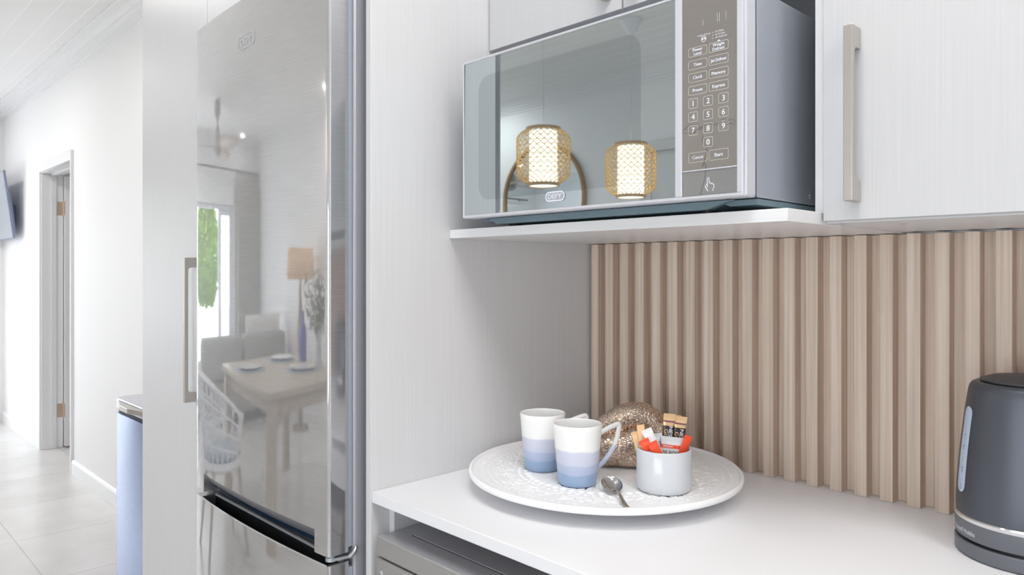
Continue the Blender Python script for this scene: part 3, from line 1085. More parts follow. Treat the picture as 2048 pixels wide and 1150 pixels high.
for xx, hh in ((-0.5368, 0.008), (-0.5150, 0.012), (-0.5120, 0.012), (-0.5020, 0.012)):      # faint clock segments
    kt.box(xx, xx + 0.0003, KY, KY + 0.0001, 1.632, 1.632 + hh)
build('key_outlines', ko, 'print_line', cp, smooth=0, recalc=False, weld=False)
build('lettering', kt, 'print_white', cp, smooth=0, recalc=False, weld=False)
# scratches across the film
sc = MB()
SY_ = KY - 0.0001
for pts in ([(-0.5696, 1.4888), (-0.5640, 1.4875), (-0.5560, 1.4863), (-0.5510, 1.4868), (-0.5440, 1.4912), (-0.5380, 1.4935), (-0.5310, 1.4952), (-0.5240, 1.4948),
             (-0.5180, 1.4930), (-0.5120, 1.4950), (-0.5060, 1.4985), (-0.4990, 1.4955), (-0.4950, 1.4975), (-0.4900, 1.4958), (-0.4886, 1.4920)],
            [(-0.5680, 1.4920), (-0.5630, 1.4950), (-0.5560, 1.4985), (-0.5480, 1.4975), (-0.5420, 1.4960)],
            [(-0.5450, 1.4905), (-0.5410, 1.4895), (-0.5380, 1.4915), (-0.5400, 1.4930)], [(-0.5000, 1.4900), (-0.4950, 1.4915), (-0.4886, 1.4889)],
            [(-0.5367, 1.4807), (-0.5380, 1.4740), (-0.5375, 1.4698)], [(-0.5313, 1.4640), (-0.5316, 1.4560), (-0.5350, 1.4447), (-0.5380, 1.4370)],
            [(-0.5352, 1.4447), (-0.5322, 1.4390), (-0.5331, 1.4340)]):
    sc.tube(catmull([(x, SY_, z) for x, z in pts], 5), 0.00032, 4)
build('scratch', sc, 'scratch', cp, smooth=0)
sc = MB()
sc.tube(catmull([(-0.5331, SY_ + 0.0005, 1.4320), (-0.5345, SY_ + 0.0005, 1.4200), (-0.5385, SY_ + 0.0005, 1.4080), (-0.5412, SY_ + 0.0005, 1.3975)], 5), 0.00022, 4)
build('scratch', sc, 'scratch', ob, smooth=0)
hd = MB()
HYX, HZ_ = -0.5262, 1.4105
for pts in ([(-0.0068, 0.0005), (-0.0070, -0.0012), (-0.0030, -0.0072)], [(-0.0068, 0.0005), (-0.0045, 0.0030), (-0.0040, -0.0020), (-0.0040, 0.0100), (-0.0028, 0.0115), (-0.0014, 0.0100), (-0.0010, 0.0035)],
            [(-0.0010, 0.0035), (0.0010, 0.0042), (0.0018, 0.0022), (0.0032, 0.0036), (0.0042, 0.0016), (0.0056, 0.0022), (0.0064, -0.0008), (0.0056, -0.0035), (0.0038, -0.0072)]):
    hd.tube([(HYX + x, MY + 0.0003, HZ_ + z) for x, z in pts], 0.0005, 6)
build('hand_symbol', hd, 'print_white', ob, smooth=0)
# underside pan, feet, side seam and screw
un = MB()
un.prism([(MX0 + 0.05, 1.3915), (MX0 + 0.068, 1.3805), (-0.545, 1.3805), (-0.505, 1.3915)], lambda p, t: (p[0], t, p[1]), MY + 0.022, 1.20)
un.prism([(-0.535, 1.3915), (-0.515, 1.3835), (-0.4745, 1.3835), (-0.4745, 1.3915)], lambda p, t: (p[0], t, p[1]), MY + 0.035, 1.26)
un.box(MX0 + 0.02, MX0 + 0.05, MY + 0.035, 1.26, 1.3865, 1.3915)
build('base_pan', un, 'mw_under', mw, smooth=0)
for xx in (MX0 + 0.085, -0.560):
    for yy in (MY + 0.055, 1.18):
        build('foot', MB().lathe([(0, 0.0001), (0.011, 0.0001), (0.012, 0.005), (0, 0.005)], (xx, yy, SH1), 14), 'black', mw)
se = MB()
se.box(MX1 - 0.0005, MX1 + 0.0003, MY + 0.0285, MY + 0.0302, MZ0, 1.677)
se.box(MX1 - 0.0005, MX1 + 0.0003, MY + 0.0302, MY + 0.034, MZ0, MZ0 + 0.0012)
build('seam', se, 'dark_gap', mw, smooth=0)
s2 = MB().ball((MX1, 1.0885, 1.4062), 0.002, 0.0042, 0.0042, 12, 8)
build('screw', s2, 'chrome', mw)
mw.scale = (0.9904, 0.9904, 0.9904)
mw.location = (-0.7527, 1.0696, SH1)

# ------------------------------------------------------------------ tray with relief
TC = Vector((-0.847, 1.060, WZT))
TR = 0.2475
tray = MB()
nth, nr = 840, 150
th_ = np.linspace(0, 2 * PI, nth, endpoint=False)
rr_ = np.linspace(0.0, TR - 0.007, nr)
RR, TT = np.meshgrid(rr_, th_, indexing='ij')
H = 0.0262 + 0.0072 * (RR / TR) ** 6
rng = np.random.RandomState(3)
D0 = np.zeros_like(H)


def dimple(rc, tc, lr, lt, depth, rot=0.0):
    """elongated dimple centred at polar (rc, tc), half sizes lr radial / lt tangential in metres"""
    i0, i1 = np.searchsorted(rr_, rc - max(lr, lt) * 1.3), np.searchsorted(rr_, rc + max(lr, lt) * 1.3)
    da = max(lr, lt) * 1.4 / max(rc, 0.02)
    jj = (np.arange(int((tc - da) / (2 * PI) * nth) - 1, int((tc + da) / (2 * PI) * nth) + 2)) % nth
    sub = np.ix_(np.arange(i0, i1), jj)
    u = RR[sub] - rc
    v = ((TT[sub] - tc + PI) % (2 * PI) - PI) * rc
    cu, su = math.cos(rot), math.sin(rot)
    uu, vv = u * cu + v * su, -u * su + v * cu
    q = np.clip(1 - (uu / lr) ** 2 - (vv / lt) ** 2, 0, 1)
    D0[sub] = np.maximum(D0[sub], 1.7 * depth * np.minimum(1, q * 2.2))


for k in range(110):
    dimple(0.2265, 2 * PI * k / 110, 0.0022, 0.0025, 0.0016)
for k in range(100):
    dimple(0.2130, 2 * PI * (k + 0.5) / 100, 0.0020, 0.0022, 0.0015)
for k in range(620):
    a, r0 = rng.rand() * 2 * PI, math.sqrt(0.165 ** 2 + rng.rand() * (0.204 ** 2 - 0.165 ** 2))
    if (a * 9 / (2 * PI)) % 1 < 0.16 and r0 > 0.18:
        continue
    dimple(r0, a, 0.0016, 0.0062, 0.0014, rng.normal() * 0.5 + 0.5)
for k in range(72):
    dimple(0.156, 2 * PI * (k + 0.5) / 72, 0.0042, 0.0036, 0.0018)
for k in range(54):
    a = 2 * PI * k / 54
    dimple(0.142, a, 0.0070, 0.0058, 0.0020)
    dimple(0.105, a, 0.0230, 0.0024, 0.0018, 0.10)
    if k % 2:
        dimple(0.064, a, 0.0120, 0.0020, 0.0016)
H = H - D0
vs = np.stack([TC.x + RR * np.cos(TT), TC.y + RR * np.sin(TT), TC.z + H], -1).reshape(-1, 3)
idx = np.arange(nr * nth).reshape(nr, nth)
a, b, c_, d_ = idx[:-1, :], np.roll(idx, -1, 1)[:-1, :], np.roll(idx, -1, 1)[1:, :], idx[1:, :]
fs = np.stack([a, d_, c_, b], -1).reshape(-1, 4)
tray.add(vs.tolist(), fs.tolist())
H0 = 0.0262 + 0.0072 * ((TR - 0.007) / TR) ** 6
tray.lathe([(TR - 0.007, H0), (TR - 0.0066, H0 - 0.0008), (TR - 0.0060, H0 + 0.0022), (TR - 0.0045, 0.0362), (TR - 0.0018, 0.0365), (TR, 0.0345), (TR + 0.0004, 0.030), (TR - 0.001, 0.0258),
            (TR - 0.006, 0.0238), (0.215, 0.0165), (0.17, 0.0085), (0.150, 0.0045), (0.146, 0.0), (0.138, 0.0), (0.134, 0.006), (0.0, 0.008)], TC, 180)
o = build('serving_tray', tray, 'tray_white', origin=TC, smooth=60, weld=False, recalc=False)
tag(o, 'round white platter with embossed relief on the worktop', 'tray')
ZT = WZT + 0.0270           # resting height on the platter

# ------------------------------------------------------------------ mugs
HDIR = (RV * 0.80 + DV * 0.60).normalized()


def mug(cx, cy, label, rot=0.0):
    c = Vector((cx, cy, ZT))
    hgt = 0.1045
    t = thing('mug', c, label, 'mug', 'ombre blue mugs')
    rb, rt = 0.0325, 0.0425
    pr = [(0, 0.0012), (rb - 0.006, 0.0012), (rb - 0.005, 0.0), (rb - 0.003, 0.0), (rb - 0.0005, 0.0022), (rb + 0.0010, 0.008)]
    for k in range(1, 11):
        q = k / 10
        pr.append((rb + 0.001 + (rt - rb - 0.001) * (q ** 0.85), 0.008 + (hgt - 0.0095) * q))
    pr += [(rt - 0.0005, hgt - 0.0003), (rt - 0.0015, hgt), (rt - 0.0027, hgt - 0.0008)]
    for k in range(10, 0, -1):
        q = k / 10
        pr.append((rb - 0.003 + (rt - rb) * (q ** 0.85), 0.008 + (hgt - 0.0105) * q))
    pr += [(rb - 0.008, 0.0055), (0, 0.005)]
    build('cup', MB().lathe(pr, c, 72), 'mug_glaze', t, smooth=50, recalc=False)
    h = MB()
    hd_ = (Matrix.Rotation(rot, 3, 'Z') @ HDIR)
    side = hd_.cross(UV)
    path = [(0.0385, 0.0790), (0.050, 0.0850), (0.064, 0.0905), (0.0790, 0.0950), (0.0830, 0.0955), (0.0850, 0.0930), (0.0845, 0.0880), (0.0820, 0.0750), (0.0760, 0.0600), (0.0660, 0.0450),
            (0.0540, 0.0330), (0.0430, 0.0250), (0.0335, 0.0205)]
    h.tube([c + hd_ * a + UV * z for a, z in path], [0.0047] * 5 + [0.0047] * 8, 12, flat=(side, 0.85))
    build('handle', h, 'mug_glaze', t, smooth=60)
    return t


mug(-0.8275, 0.9640, 'ombre blue and white mug in front, its handle before the gold knot', -0.22)
mug(-0.9350, 0.9900, 'ombre blue and white mug standing behind the other mug', -0.45)

# ------------------------------------------------------------------ hammered knot ornament
KC = Vector((-0.8375, 1.127, ZT))
# curve in view-aligned axes: u right, v up, w away
kp = [(0.050, 0.040, 0.012), (0.052, 0.066, 0.010), (0.030, 0.090, 0.004), (-0.004, 0.092, -0.002), (-0.036, 0.074, 0.000), (-0.056, 0.052, 0.012), (-0.050, 0.034, 0.030),
      (-0.024, 0.036, 0.040), (0.004, 0.050, 0.036), (0.026, 0.060, 0.016), (0.014, 0.054, -0.016), (-0.014, 0.044, -0.028), (-0.044, 0.038, -0.026),
      (-0.050, 0.028, -0.014), (-0.028, 0.0265, -0.012), (0.002, 0.0262, -0.020), (0.032, 0.0268, -0.012)]
kpts = catmull([KC + RV * u + UV * v + DV * w for u, v, w in kp], 12, closed=True)
kn = MB().tube(kpts, 0.0255, 36, closed=True)
o = build('knot_ornament', kn, 'hammered_gold', smooth=80, origin=KC)
tag(o, 'hammered champagne gold knot ornament behind the mugs', 'ornament')

# ------------------------------------------------------------------ white pot and its sachets
PC = Vector((-0.703, 1.042, ZT))
PR, PH = 0.0458, 0.0705
pot = MB().lathe([(0, 0.001), (PR - 0.010, 0.001), (PR - 0.009, 0), (PR - 0.007, 0), (PR - 0.003, 0.0018), (PR - 0.0008, 0.005), (PR, 0.010), (PR + 0.0003, PH - 0.002), (PR - 0.0008, PH - 0.0002),
                  (PR - 0.002, PH), (PR - 0.0032, PH - 0.001), (PR - 0.0036, 0.010), (PR - 0.008, 0.006), (0, 0.0055)], PC, 96)
o = build('sachet_pot', pot, 'pot_white', origin=PC, smooth=50, recalc=False)
tag(o, 'white ceramic pot holding sachets at the right of the platter', 'pot')


def loc(u, v, w):
    return PC + RV * u + UV * v + DV * w


def sachet(name, label, cat, group, top, bot, width, zones, puff=0.0022, yaw=0.0, crimp=0.07, wob=0.0):
    """flat pouch between top and bot (pot coordinates u, v, w); zones = [(from_top_fraction, material)...]"""
    T, B = loc(*top), loc(*bot)
    ax = (B - T)
    Ln = ax.length
    ax.normalize()
    view = (Matrix.Rotation(yaw, 3, 'Z') @ RV)
    side = (view - view.dot(ax) * ax).normalized()
    nrm = ax.cross(side)
    if nrm.dot(DV) > 0:
        nrm = -nrm
    mats = []
    for _, m_ in zones:
        if m_ not in mats:
            mats.append(m_)
    nu, nv = 10, 40
    mb = MB()
    for sgn in (1, -1):
        vs, fs = [], []
        for j in range(nv + 1):
            t_ = j / nv
            env = min(1, max(0, (t_ - crimp) / 0.09)) * min(1, max(0, (1 - crimp - t_) / 0.09))
            env = math.sin(env * PI / 2)
            ruff = 0.0004 * math.sin(j * 2.6) if t_ < crimp else 0
            for i in range(nu + 1):
                s_ = i / nu * 2 - 1
                th__ = puff * env * max(0, 1 - s_ * s_) ** 0.6 * sgn
                vs.append(T + ax * (Ln * t_) + side * (s_ * width / 2 * (1 - 0.05 * env)) + nrm * (th__ + sgn * 0.00012 + ruff + wob * math.sin(t_ * 3)))
        for j in range(nv):
            zm = [m_ for f_, m_ in zones if (j + 0.5) / nv >= f_][-1]
            n0 = len(mb.v)
            for i in range(nu):
                q = (j * (nu + 1) + i, j * (nu + 1) + i + 1, (j + 1) * (nu + 1) + i + 1, (j + 1) * (nu + 1) + i)
                fs.append(q if sgn > 0 else q[::-1])
                mb.mi.append(mats.index(zm))
        n0 = len(mb.v)
        mb.v.extend([tuple(p) for p in vs])
        mb.f.extend([tuple(k_ + n0 for k_ in q) for q in fs])
    o = build(name, mb, mats, smooth=60, recalc=False, weld=False, origin=B)
    tag(o, label, cat, group)

    def at(t_, s_, lift=0.0):
        env = min(1, max(0, (t_ - crimp) / 0.09)) * min(1, max(0, (1 - crimp - t_) / 0.09))
        env = math.sin(env * PI / 2)
        return T + ax * (Ln * t_) + side * (s_ * width / 2) + nrm * (puff * env * max(0, 1 - s_ * s_) ** 0.6 + 0.0004 + lift)
    return o, at, ax, side


def letter(o, at, ax, side, items, matn, name='lettering'):
    """items: (text, t, s, height, length, along) ; along = True reads down the sachet"""
    mb = MB()
    for s, t_, s_, h, ln, along in items:
        rt_, up_ = (ax, side) if along else (side, -ax)
        c_ = at(t_, s_)
        put_text(mb, s, c_, rt_, up_, h, ln, bold=h * 0.03)
    build(name, mb, matn, o, smooth=0, recalc=False, weld=False)


GC, GS = 'coffee sticks in the pot', 'sugar sticks in the pot'
CZONE = [(0, 'coffee_gold'), (0.095, 'coffee_plum'), (0.13, 'coffee_gold'), (0.14, 'coffee_plum'), (0.15, 'coffee_gold'), (0.17, 'coffee_black'), (0.90, 'coffee_gold')]
o, at, ax, sd = sachet('coffee_stick', 'gold topped black coffee stick leaning in the pot, left of the front two', 'coffee stick', GC, (0.0135, 0.1240, 0.016), (0.002, 0.0095, 0.012), 0.0205, CZONE, 0.0028)
letter(o, at, ax, sd, [('NESCAFÉ', 0.365, 0.34, 0.0060, 0.042, True)], 'print_white')
letter(o, at, ax, sd, [('GOLD', 0.355, -0.40, 0.0064, 0.029, True)], 'coffee_gold', 'gold_lettering')
o, at, ax, sd = sachet('coffee_stick', 'gold topped black coffee stick in the pot, right of the front two', 'coffee stick', GC, (0.0335, 0.1190, 0.018), (0.0185, 0.0090, 0.016), 0.0215, CZONE, 0.0028)
letter(o, at, ax, sd, [('NESCAFÉ', 0.385, 0.34, 0.0060, 0.042, True)], 'print_white')
letter(o, at, ax, sd, [('GOLD', 0.375, -0.40, 0.0064, 0.029, True)], 'coffee_gold', 'gold_lettering')
sachet('coffee_stick', 'black coffee stick with gold crimp mostly hidden behind the front two', 'coffee stick', GC, (0.0260, 0.1205, 0.026), (0.012, 0.0090, 0.024), 0.0205, CZONE, 0.0022)
# tea sachet
o, at, ax, sd = sachet('tea_sachet', 'white rose tea sachet with an orange band in front of the coffee sticks', 'tea sachet', None, (0.0165, 0.0870, 0.004), (0.008, 0.012, -0.012), 0.0400,
                       [(0, 'foil_white'), (0.17, 'red_print'), (0.25, 'foil_white')], 0.0022, crimp=0.1)
letter(o, at, ax, sd, [('FIVE', 0.34, -0.66, 0.0050, 0.010, False), ('ROSES', 0.34, 0.24, 0.0056, 0.0205, False)], 'ink_dark')
letter(o, at, ax, sd, [('PREMIUM', 0.212, -0.42, 0.0026, 0.016, False)], 'print_white', 'band_lettering')
# white sugar sticks
o, at, ax, sd = sachet('sugar_stick', 'white paper sugar stick with red and blue print, leftmost of the white ones', 'sugar stick', GS, (-0.0300, 0.1010, 0.000), (0.0080, 0.018, -0.026), 0.0185,
                       [(0, 'white_paper')], 0.0022)
pm = MB()
for k in range(6):
    t_ = 0.40 + 0.030 * k
    pm.obox(at(t_, -0.25), sd * 0.0042, ax * 0.0007, sd.cross(ax) * 0.0001)
build('red_stripes', pm, 'red_print', o, smooth=0)
pm = MB()
for k in range(5):
    pm.obox(at(0.30 + 0.02 * k, -0.55 + 0.1 * k), sd * 0.0011, ax * 0.0009, sd.cross(ax) * 0.0001)
build('blue_marks', pm, 'blue_print', o, smooth=0)
o, at, ax, sd = sachet('sugar_stick', 'white paper sugar stick with blue print between the tea sachet and the other white one', 'sugar stick', GS, (-0.0085, 0.0920, 0.010), (-0.003, 0.010, 0.004), 0.0150,
                       [(0, 'white_paper')], 0.0022)
pm = MB()
for k in range(7):
    pm.obox(at(0.17 + 0.035 * k, 0.2 + 0.25 * (k % 2)), sd * 0.0020, ax * 0.0008, sd.cross(ax) * 0.0001)
build('blue_marks', pm, 'blue_print', o, smooth=0)
# red sugar sticks
o, at, ax, sd = sachet('sugar_stick', 'red sugar stick with a yellow dot at the right rim of the pot', 'sugar stick', GS, (0.0415, 0.0905, -0.002), (0.0120, 0.012, -0.004), 0.0160, [(0, 'red_print')], 0.0024, yaw=0.3)
dm_ = MB()
c_ = at(0.42, 0.35)
nn = sd.cross(ax)
dm_.add([c_ + sd * 0.0034 * math.cos(k * PI / 8) + ax * 0.0034 * math.sin(k * PI / 8) for k in range(16)], [tuple(range(16))])
build('yellow_dot', dm_, 'yellow_print', o, smooth=0, recalc=False)
o, at, ax, sd = sachet('sugar_stick', 'red sugar stick against the left rim of the pot', 'sugar stick', GS, (-0.0365, 0.0860, -0.010), (-0.0060, 0.016, -0.024), 0.0170, [(0, 'red_print')], 0.0022)
letter(o, at, ax, sd, [('A', 0.30, 0.1, 0.0070, None, True)], 'print_white')
o, at, ax, sd = sachet('sugar_stick', 'red sugar stick between the left rim one and the white stick', 'sugar stick', GS, (-0.0245, 0.0845, -0.022), (0.0100, 0.016, -0.028), 0.0165, [(0, 'red_print')], 0.0020)
# creamer sticks
o, at, ax, sd = sachet('creamer_stick', 'peach paper creamer stick standing upright at the left of the pot', 'creamer stick', 'creamer sticks in the pot', (-0.0395, 0.1085, 0.000), (-0.0290, 0.011, 0.004), 0.0130,
                       [(0, 'peach_paper'), (0.30, 'blue_print'), (0.36, 'peach_paper'), (0.42, 'blue_print'), (0.46, 'peach_paper')], 0.0022)
sachet('creamer_stick', 'peach paper creamer stick leaning out over the left rim', 'creamer stick', 'creamer sticks in the pot', (-0.0500, 0.0960, 0.002), (-0.0270, 0.011, 0.012), 0.0110,
       [(0, 'peach_paper'), (0.38, 'blue_print'), (0.44, 'peach_paper')], 0.0020)

# ------------------------------------------------------------------ teaspoon
SPB = Vector((-0.757, 0.970, ZT))
sd_ = Vector((0.063, -0.049, 0)).normalized()
sp_n = Vector((-sd_.y, sd_.x, 0))
sp = MB()
nb = 20


def spoon_top(u, v):
    """u 0..1 along bowl + handle, v 0..1 across"""
    return None


vs, fs = [], []
na, nr2 = 36, 10
bl, bw, bd_ = 0.0225, 0.0172, 0.0095
TILT = 0.30
for side_, off in ((0, 0.0), (1, -0.0009)):
    base = len(vs)
    for j in range(nr2 + 1):
        q = j / nr2
        for i in range(na):
            a = 2 * PI * i / na
            x, y_ = bl * q * math.cos(a), bw * q * math.sin(a)
            z = 0.0022 + bd_ * (q ** 2.2) + off * (1 if j < nr2 else 0.6) + 0.0009 - TILT * x
            vs.append(SPB + sd_ * x + sp_n * y_ + UV * z)
    for j in range(nr2):
        for i in range(na):
            q = (base + j * na + i, base + j * na + (i + 1) % na, base + (j + 1) * na + (i + 1) % na, base + (j + 1) * na + i)
            fs.append(q if side_ else q[::-1])
    if side_:
        for i in range(na):
            fs.append((nr2 * na + i, nr2 * na + (i + 1) % na, base + nr2 * na + (i + 1) % na, base + nr2 * na + i))
sp.add(vs, fs)
spoon = build('teaspoon', sp, 'spoon_steel', origin=SPB, smooth=60, recalc=False)
tag(spoon, 'small stainless teaspoon lying on the platter between mug and pot', 'spoon')
hp, hr = [], []
for k in range(21):
    q = k / 20
    x = bl - 0.003 + 0.075 * q
    z = 0.0060 + 0.0085 * math.sin(PI * min(1, q * 1.05) ** 0.8) * (1 - q) - 0.0042 * q
    hp.append(SPB + sd_ * x + UV * z)
    hr.append(0.0026 + 0.0034 * max(0, q - 0.35) ** 1.2 / 0.6 + (0.0012 if q < 0.08 else 0))
hm = MB().tube(hp, hr, 16, flat=((0, 0, 1), 0.33))
build('handle', hm, 'spoon_steel', spoon, smooth=60)

# ------------------------------------------------------------------ kettle
KC2 = Vector((-0.2263, 1.2155, WZT))
ket = thing('kettle', KC2, 'matt black electric kettle standing by the splashback', 'kettle')
build('power_base', MB().lathe([(0, 0), (0.093, 0), (0.0965, 0.003), (0.0968, 0.0185), (0.0955, 0.0205), (0.070, 0.0210), (0, 0.0210)], KC2, 96), 'kettle_plastic', ket, smooth=30)
build('body_band', MB().lathe([(0, 0.0245), (0.088, 0.0245), (0.0950, 0.0255), (0.0958, 0.0275), (0.0962, 0.0495), (0.090, 0.0498), (0, 0.0498)], KC2, 96), 'kettle_plastic', ket, smooth=30)
build('foot_gap', MB().lathe([(0, 0.0208), (0.088, 0.0208), (0.088, 0.0247), (0, 0.0247)], KC2, 48), 'black', ket, smooth=30)
build('chrome_ring', MB().lathe([(0.088, 0.0495), (0.0962, 0.0497), (0.0972, 0.0515), (0.0972, 0.0545), (0.0955, 0.0562), (0.088, 0.0562)], KC2, 96), 'chrome', ket, smooth=30)
KPROF = [(0.0948, 0.0562), (0.0952, 0.062), (0.0949, 0.075), (0.0940, 0.092), (0.0925, 0.110), (0.0907, 0.130), (0.0886, 0.150), (0.0862, 0.170), (0.0836, 0.190), (0.0808, 0.209), (0.0788, 0.2215),
         (0.0775, 0.2285), (0.0758, 0.2335), (0.0728, 0.2372), (0.0690, 0.2390), (0.0640, 0.2394)]
build('kettle_body', MB().lathe([(0.0, 0.0562)] + KPROF + [(0.0, 0.2394)], KC2, 128), 'kettle_black', ket, smooth=30)
build('lid', MB().lathe([(0.0, 0.2396), (0.0600, 0.2396), (0.0625, 0.2412), (0.0615, 0.2432), (0.045, 0.2482), (0.022, 0.2510), (0.0, 0.2515)], KC2, 96), 'kettle_lid', ket, smooth=30)


def krad(z):
    for (r0, z0), (r1, z1) in zip(KPROF, KPROF[1:]):
        if z0 <= z <= z1:
            return r0 + (r1 - r0) * (z - z0) / (z1 - z0)
    return KPROF[-1][0]


def kpt(ang, z, lift=0.0):
    """ang degrees: 0 towards the camera, positive to the right"""
    a = math.radians(ang)
    r = krad(z) + lift
    return KC2 + r * (-DV * math.cos(a) + RV * math.sin(a)) + UV * z


wv = MB()
vs, fs = [], []
za, zb, wr = 0.085, 0.2050, 0.0122
nz_, nx_ = 110, 10
acx = -100.5
for j in range(nz_ + 1):
    z = za + (zb - za) * j / nz_
    dd = min(z - za, zb - z)
    hw_ = wr * (1 if dd >= 0.010 else math.sqrt(max(0, 1 - (1 - dd / 0.010) ** 2)))
    for i in range(nx_ + 1):
        s_ = i / nx_ * 2 - 1
        vs.append(kpt(acx + math.degrees(s_ * hw_ / krad(z)), z, 0.0006 + 0.0006 * (1 - s_ * s_)))
for j in range(nz_):
    for i in range(nx_):
        fs.append((j * (nx_ + 1) + i, j * (nx_ + 1) + i + 1, (j + 1) * (nx_ + 1) + i + 1, (j + 1) * (nx_ + 1) + i))
wv.add(vs, fs)
kw = build('water_window', wv, 'kettle_window', ket, smooth=60, recalc=False, weld=False)
mk = MB()
for z, s in ((0.1640, '1.7L'), (0.1480, '1.5'), (0.1300, '1'), (0.1170, '0.8'), (0.1030, '1'), (0.0930, '0.5')):
    for k_ in (0,):
        c_ = kpt(acx + 1.5, z, 0.0018)
        a = math.radians(acx)
        rt_ = (DV * math.sin(a) + RV * math.cos(a)).normalized()
        tp_ = (kpt(acx, z + 0.01) - kpt(acx, z - 0.01)).normalized()
        put_text(mk, s, c_, tp_, -rt_, 0.0042, None)
build('level_marks', mk, 'ink_dark', kw, smooth=0, recalc=False, weld=False)
# brand lettering wrapped round the lower band
vs0, fs0 = text_mesh('Russell Hobbs', 1.0)
x0_, x1_ = min(v[0] for v in vs0), max(v[0] for v in vs0)
kk = math.radians(30) * 0.0966 / (x1_ - x0_)
arc = (x1_ - x0_) * kk
tmx = MB()
tv = []
for v in vs0:
    a = math.radians(-93.0) + (v[0] * kk) / 0.0962
    tv.append(KC2 + 0.0966 * (-DV * math.cos(a) + RV * math.sin(a)) + UV * (0.0350 + v[1] * kk))
tmx.add(tv, fs0)
lb = [c for c in ket.children if c.name.startswith('body_band')][0]
build('brand_lettering', tmx, 'print_white', lb, smooth=0, recalc=False, weld=False)
# handle to the right of the frame, spout opposite
hdv = (RV * 0.45 - DV * 0.89).normalized()
hpath = catmull([KC2 + hdv * a + UV * z for a, z in ((0.070, 0.222), (0.100, 0.226), (0.128, 0.214), (0.138, 0.180), (0.136, 0.130), (0.126, 0.088), (0.090, 0.070))], 6)
build('handle', MB().tube(hpath, 0.011, 14), 'kettle_plastic', ket, smooth=60)
spv = -hdv
sps = spv.cross(UV)
spm = MB().add([KC2 + spv * 0.070 + sps * 0.022 + UV * 0.232, KC2 + spv * 0.070 - sps * 0.022 + UV * 0.232, KC2 + spv * 0.0745 + UV * 0.2300, KC2 + spv * 0.076 + UV * 0.205,
                KC2 + spv * 0.060 + UV * 0.232], [(0, 2, 4), (2, 1, 4), (0, 3, 2), (2, 3, 1), (0, 4, 3), (4, 1, 3)])
build('spout', spm, 'kettle_black', ket)
ket.scale = (0.888, 0.888, 1.0)

# ------------------------------------------------------------------ pedal bin and television
bn = thing('waste_bin', (-2.98, 1.04, 0.0), 'tall stainless steel waste bin left of the cupboard', 'bin')
BX0, BX1, BY0, BY1 = -3.186, -2.76, 0.892, 1.212
bol = [(p[0] + (BX0 + BX1) / 2, p[1] + (BY0 + BY1) / 2) for p in rrect(BX1 - BX0, BY1 - BY0, 0.03, 6)]
build('bin_body', MB().prism(bol, fnz, 0.012, 0.738), 'bin_steel', bn, smooth=35)
bil = [(p[0] + (BX0 + BX1) / 2, p[1] + (BY0 + BY1) / 2) for p in rrect(BX1 - BX0 - 0.016, BY1 - BY0 - 0.016, 0.025, 6)]
build('rim_gap', MB().prism(bil, fnz, 0.738, 0.752), 'dark_gap', bn, smooth=35)
ld = build('lid', MB().prism(bol, fnz, 0.752, 0.797), 'bin_lid', bn, smooth=35, bevel=0.006, seg=3)
lip = MB()
lpts = [(BX0 + 0.04, BY0 - 0.001), (BX0 + 0.10, BY0 - 0.014), (BX0 + 0.17, BY0 - 0.030), (BX1 - 0.17, BY0 - 0.030), (BX1 - 0.10, BY0 - 0.014), (BX1 - 0.04, BY0 - 0.001)]
lip.prism(lpts, fnz, 0.768, 0.789)
build('lid_grip', lip, 'champagne', ld, smooth=0, bevel=0.003)
build('foot_ring', MB().prism(bil, fnz, 0.0, 0.012), 'black', bn, smooth=35)

tvx1, tvx0 = -6.795, -7.56
tv = thing('television', (-7.18, YN, 1.56), 'flat television tilted forward on the far wall', 'television')
tb, tt_ = Vector((0, 1.178, 1.557)), Vector((0, 1.112, 2.083))
upv = (tt_ - tb)
hgt_ = upv.length
upv.normalize()
nrm_ = Vector((0, -upv.z, upv.y))      # facing the room
cc = (tb + tt_) / 2 + Vector(((tvx0 + tvx1) / 2, 0, 0))
build('cabinet', MB().obox(cc - nrm_ * 0.010, Vector(((tvx1 - tvx0) / 2, 0, 0)), upv * (hgt_ / 2), nrm_ * 0.008), 'tv_frame', tv, smooth=0, bevel=0.002)
build('housing', MB().obox(cc - nrm_ * 0.026 - upv * 0.06, Vector((0.36, 0, 0)), upv * 0.17, nrm_ * 0.0085), 'tv_frame', tv, smooth=0, bevel=0.003)
build('screen', MB().obox(cc - nrm_ * 0.0018, Vector(((tvx1 - tvx0) / 2 - 0.008, 0, 0)), upv * (hgt_ / 2 - 0.008), nrm_ * 0.0005), 'tv_screen', tv, smooth=0)
build('wall_bracket', MB().box(-7.28, -7.08, 1.190, YN - 0.0005, 1.66, 1.84), 'tv_frame', tv, smooth=0)

# ------------------------------------------------------------------ lamps
def downlight(x, y, label, power=P_SPOT):
    t = thing('downlight', (x, y, HC), label, 'ceiling light', 'recessed downlights')
    build('rim', MB().lathe([(0.038, -0.001), (0.068, -0.001), (0.070, -0.005), (0.040, -0.007), (0.038, -0.001)], (x, y, HC), 32), 'white_plastic', t)
    build('lens', MB().lathe([(0, -0.003), (0.038, -0.003)], (x, y, HC), 32), 'led_glow', t, recalc=False)
    area('downlight_lamp', (0, 0, -0.02), 0.075, power, color=(1.0, 0.985, 0.965), shape='DISK', parent=t)
    return t


downlight(-4.44, -2.04, 'small recessed downlight near the south wall above the dining table', 7.0)
downlight(-7.2, -1.80, 'small recessed downlight in the corner by the curtain', 1.0)
downlight(-5.4, 0.25, 'added small fill downlight in the passage opposite the open door')  # this and the next two are unseen, added to brighten the passage wall
downlight(-3.5, 0.25, 'added small fill downlight in the passage opposite the bin')
downlight(-6.7, 0.05, 'added small fill downlight in front of the television')


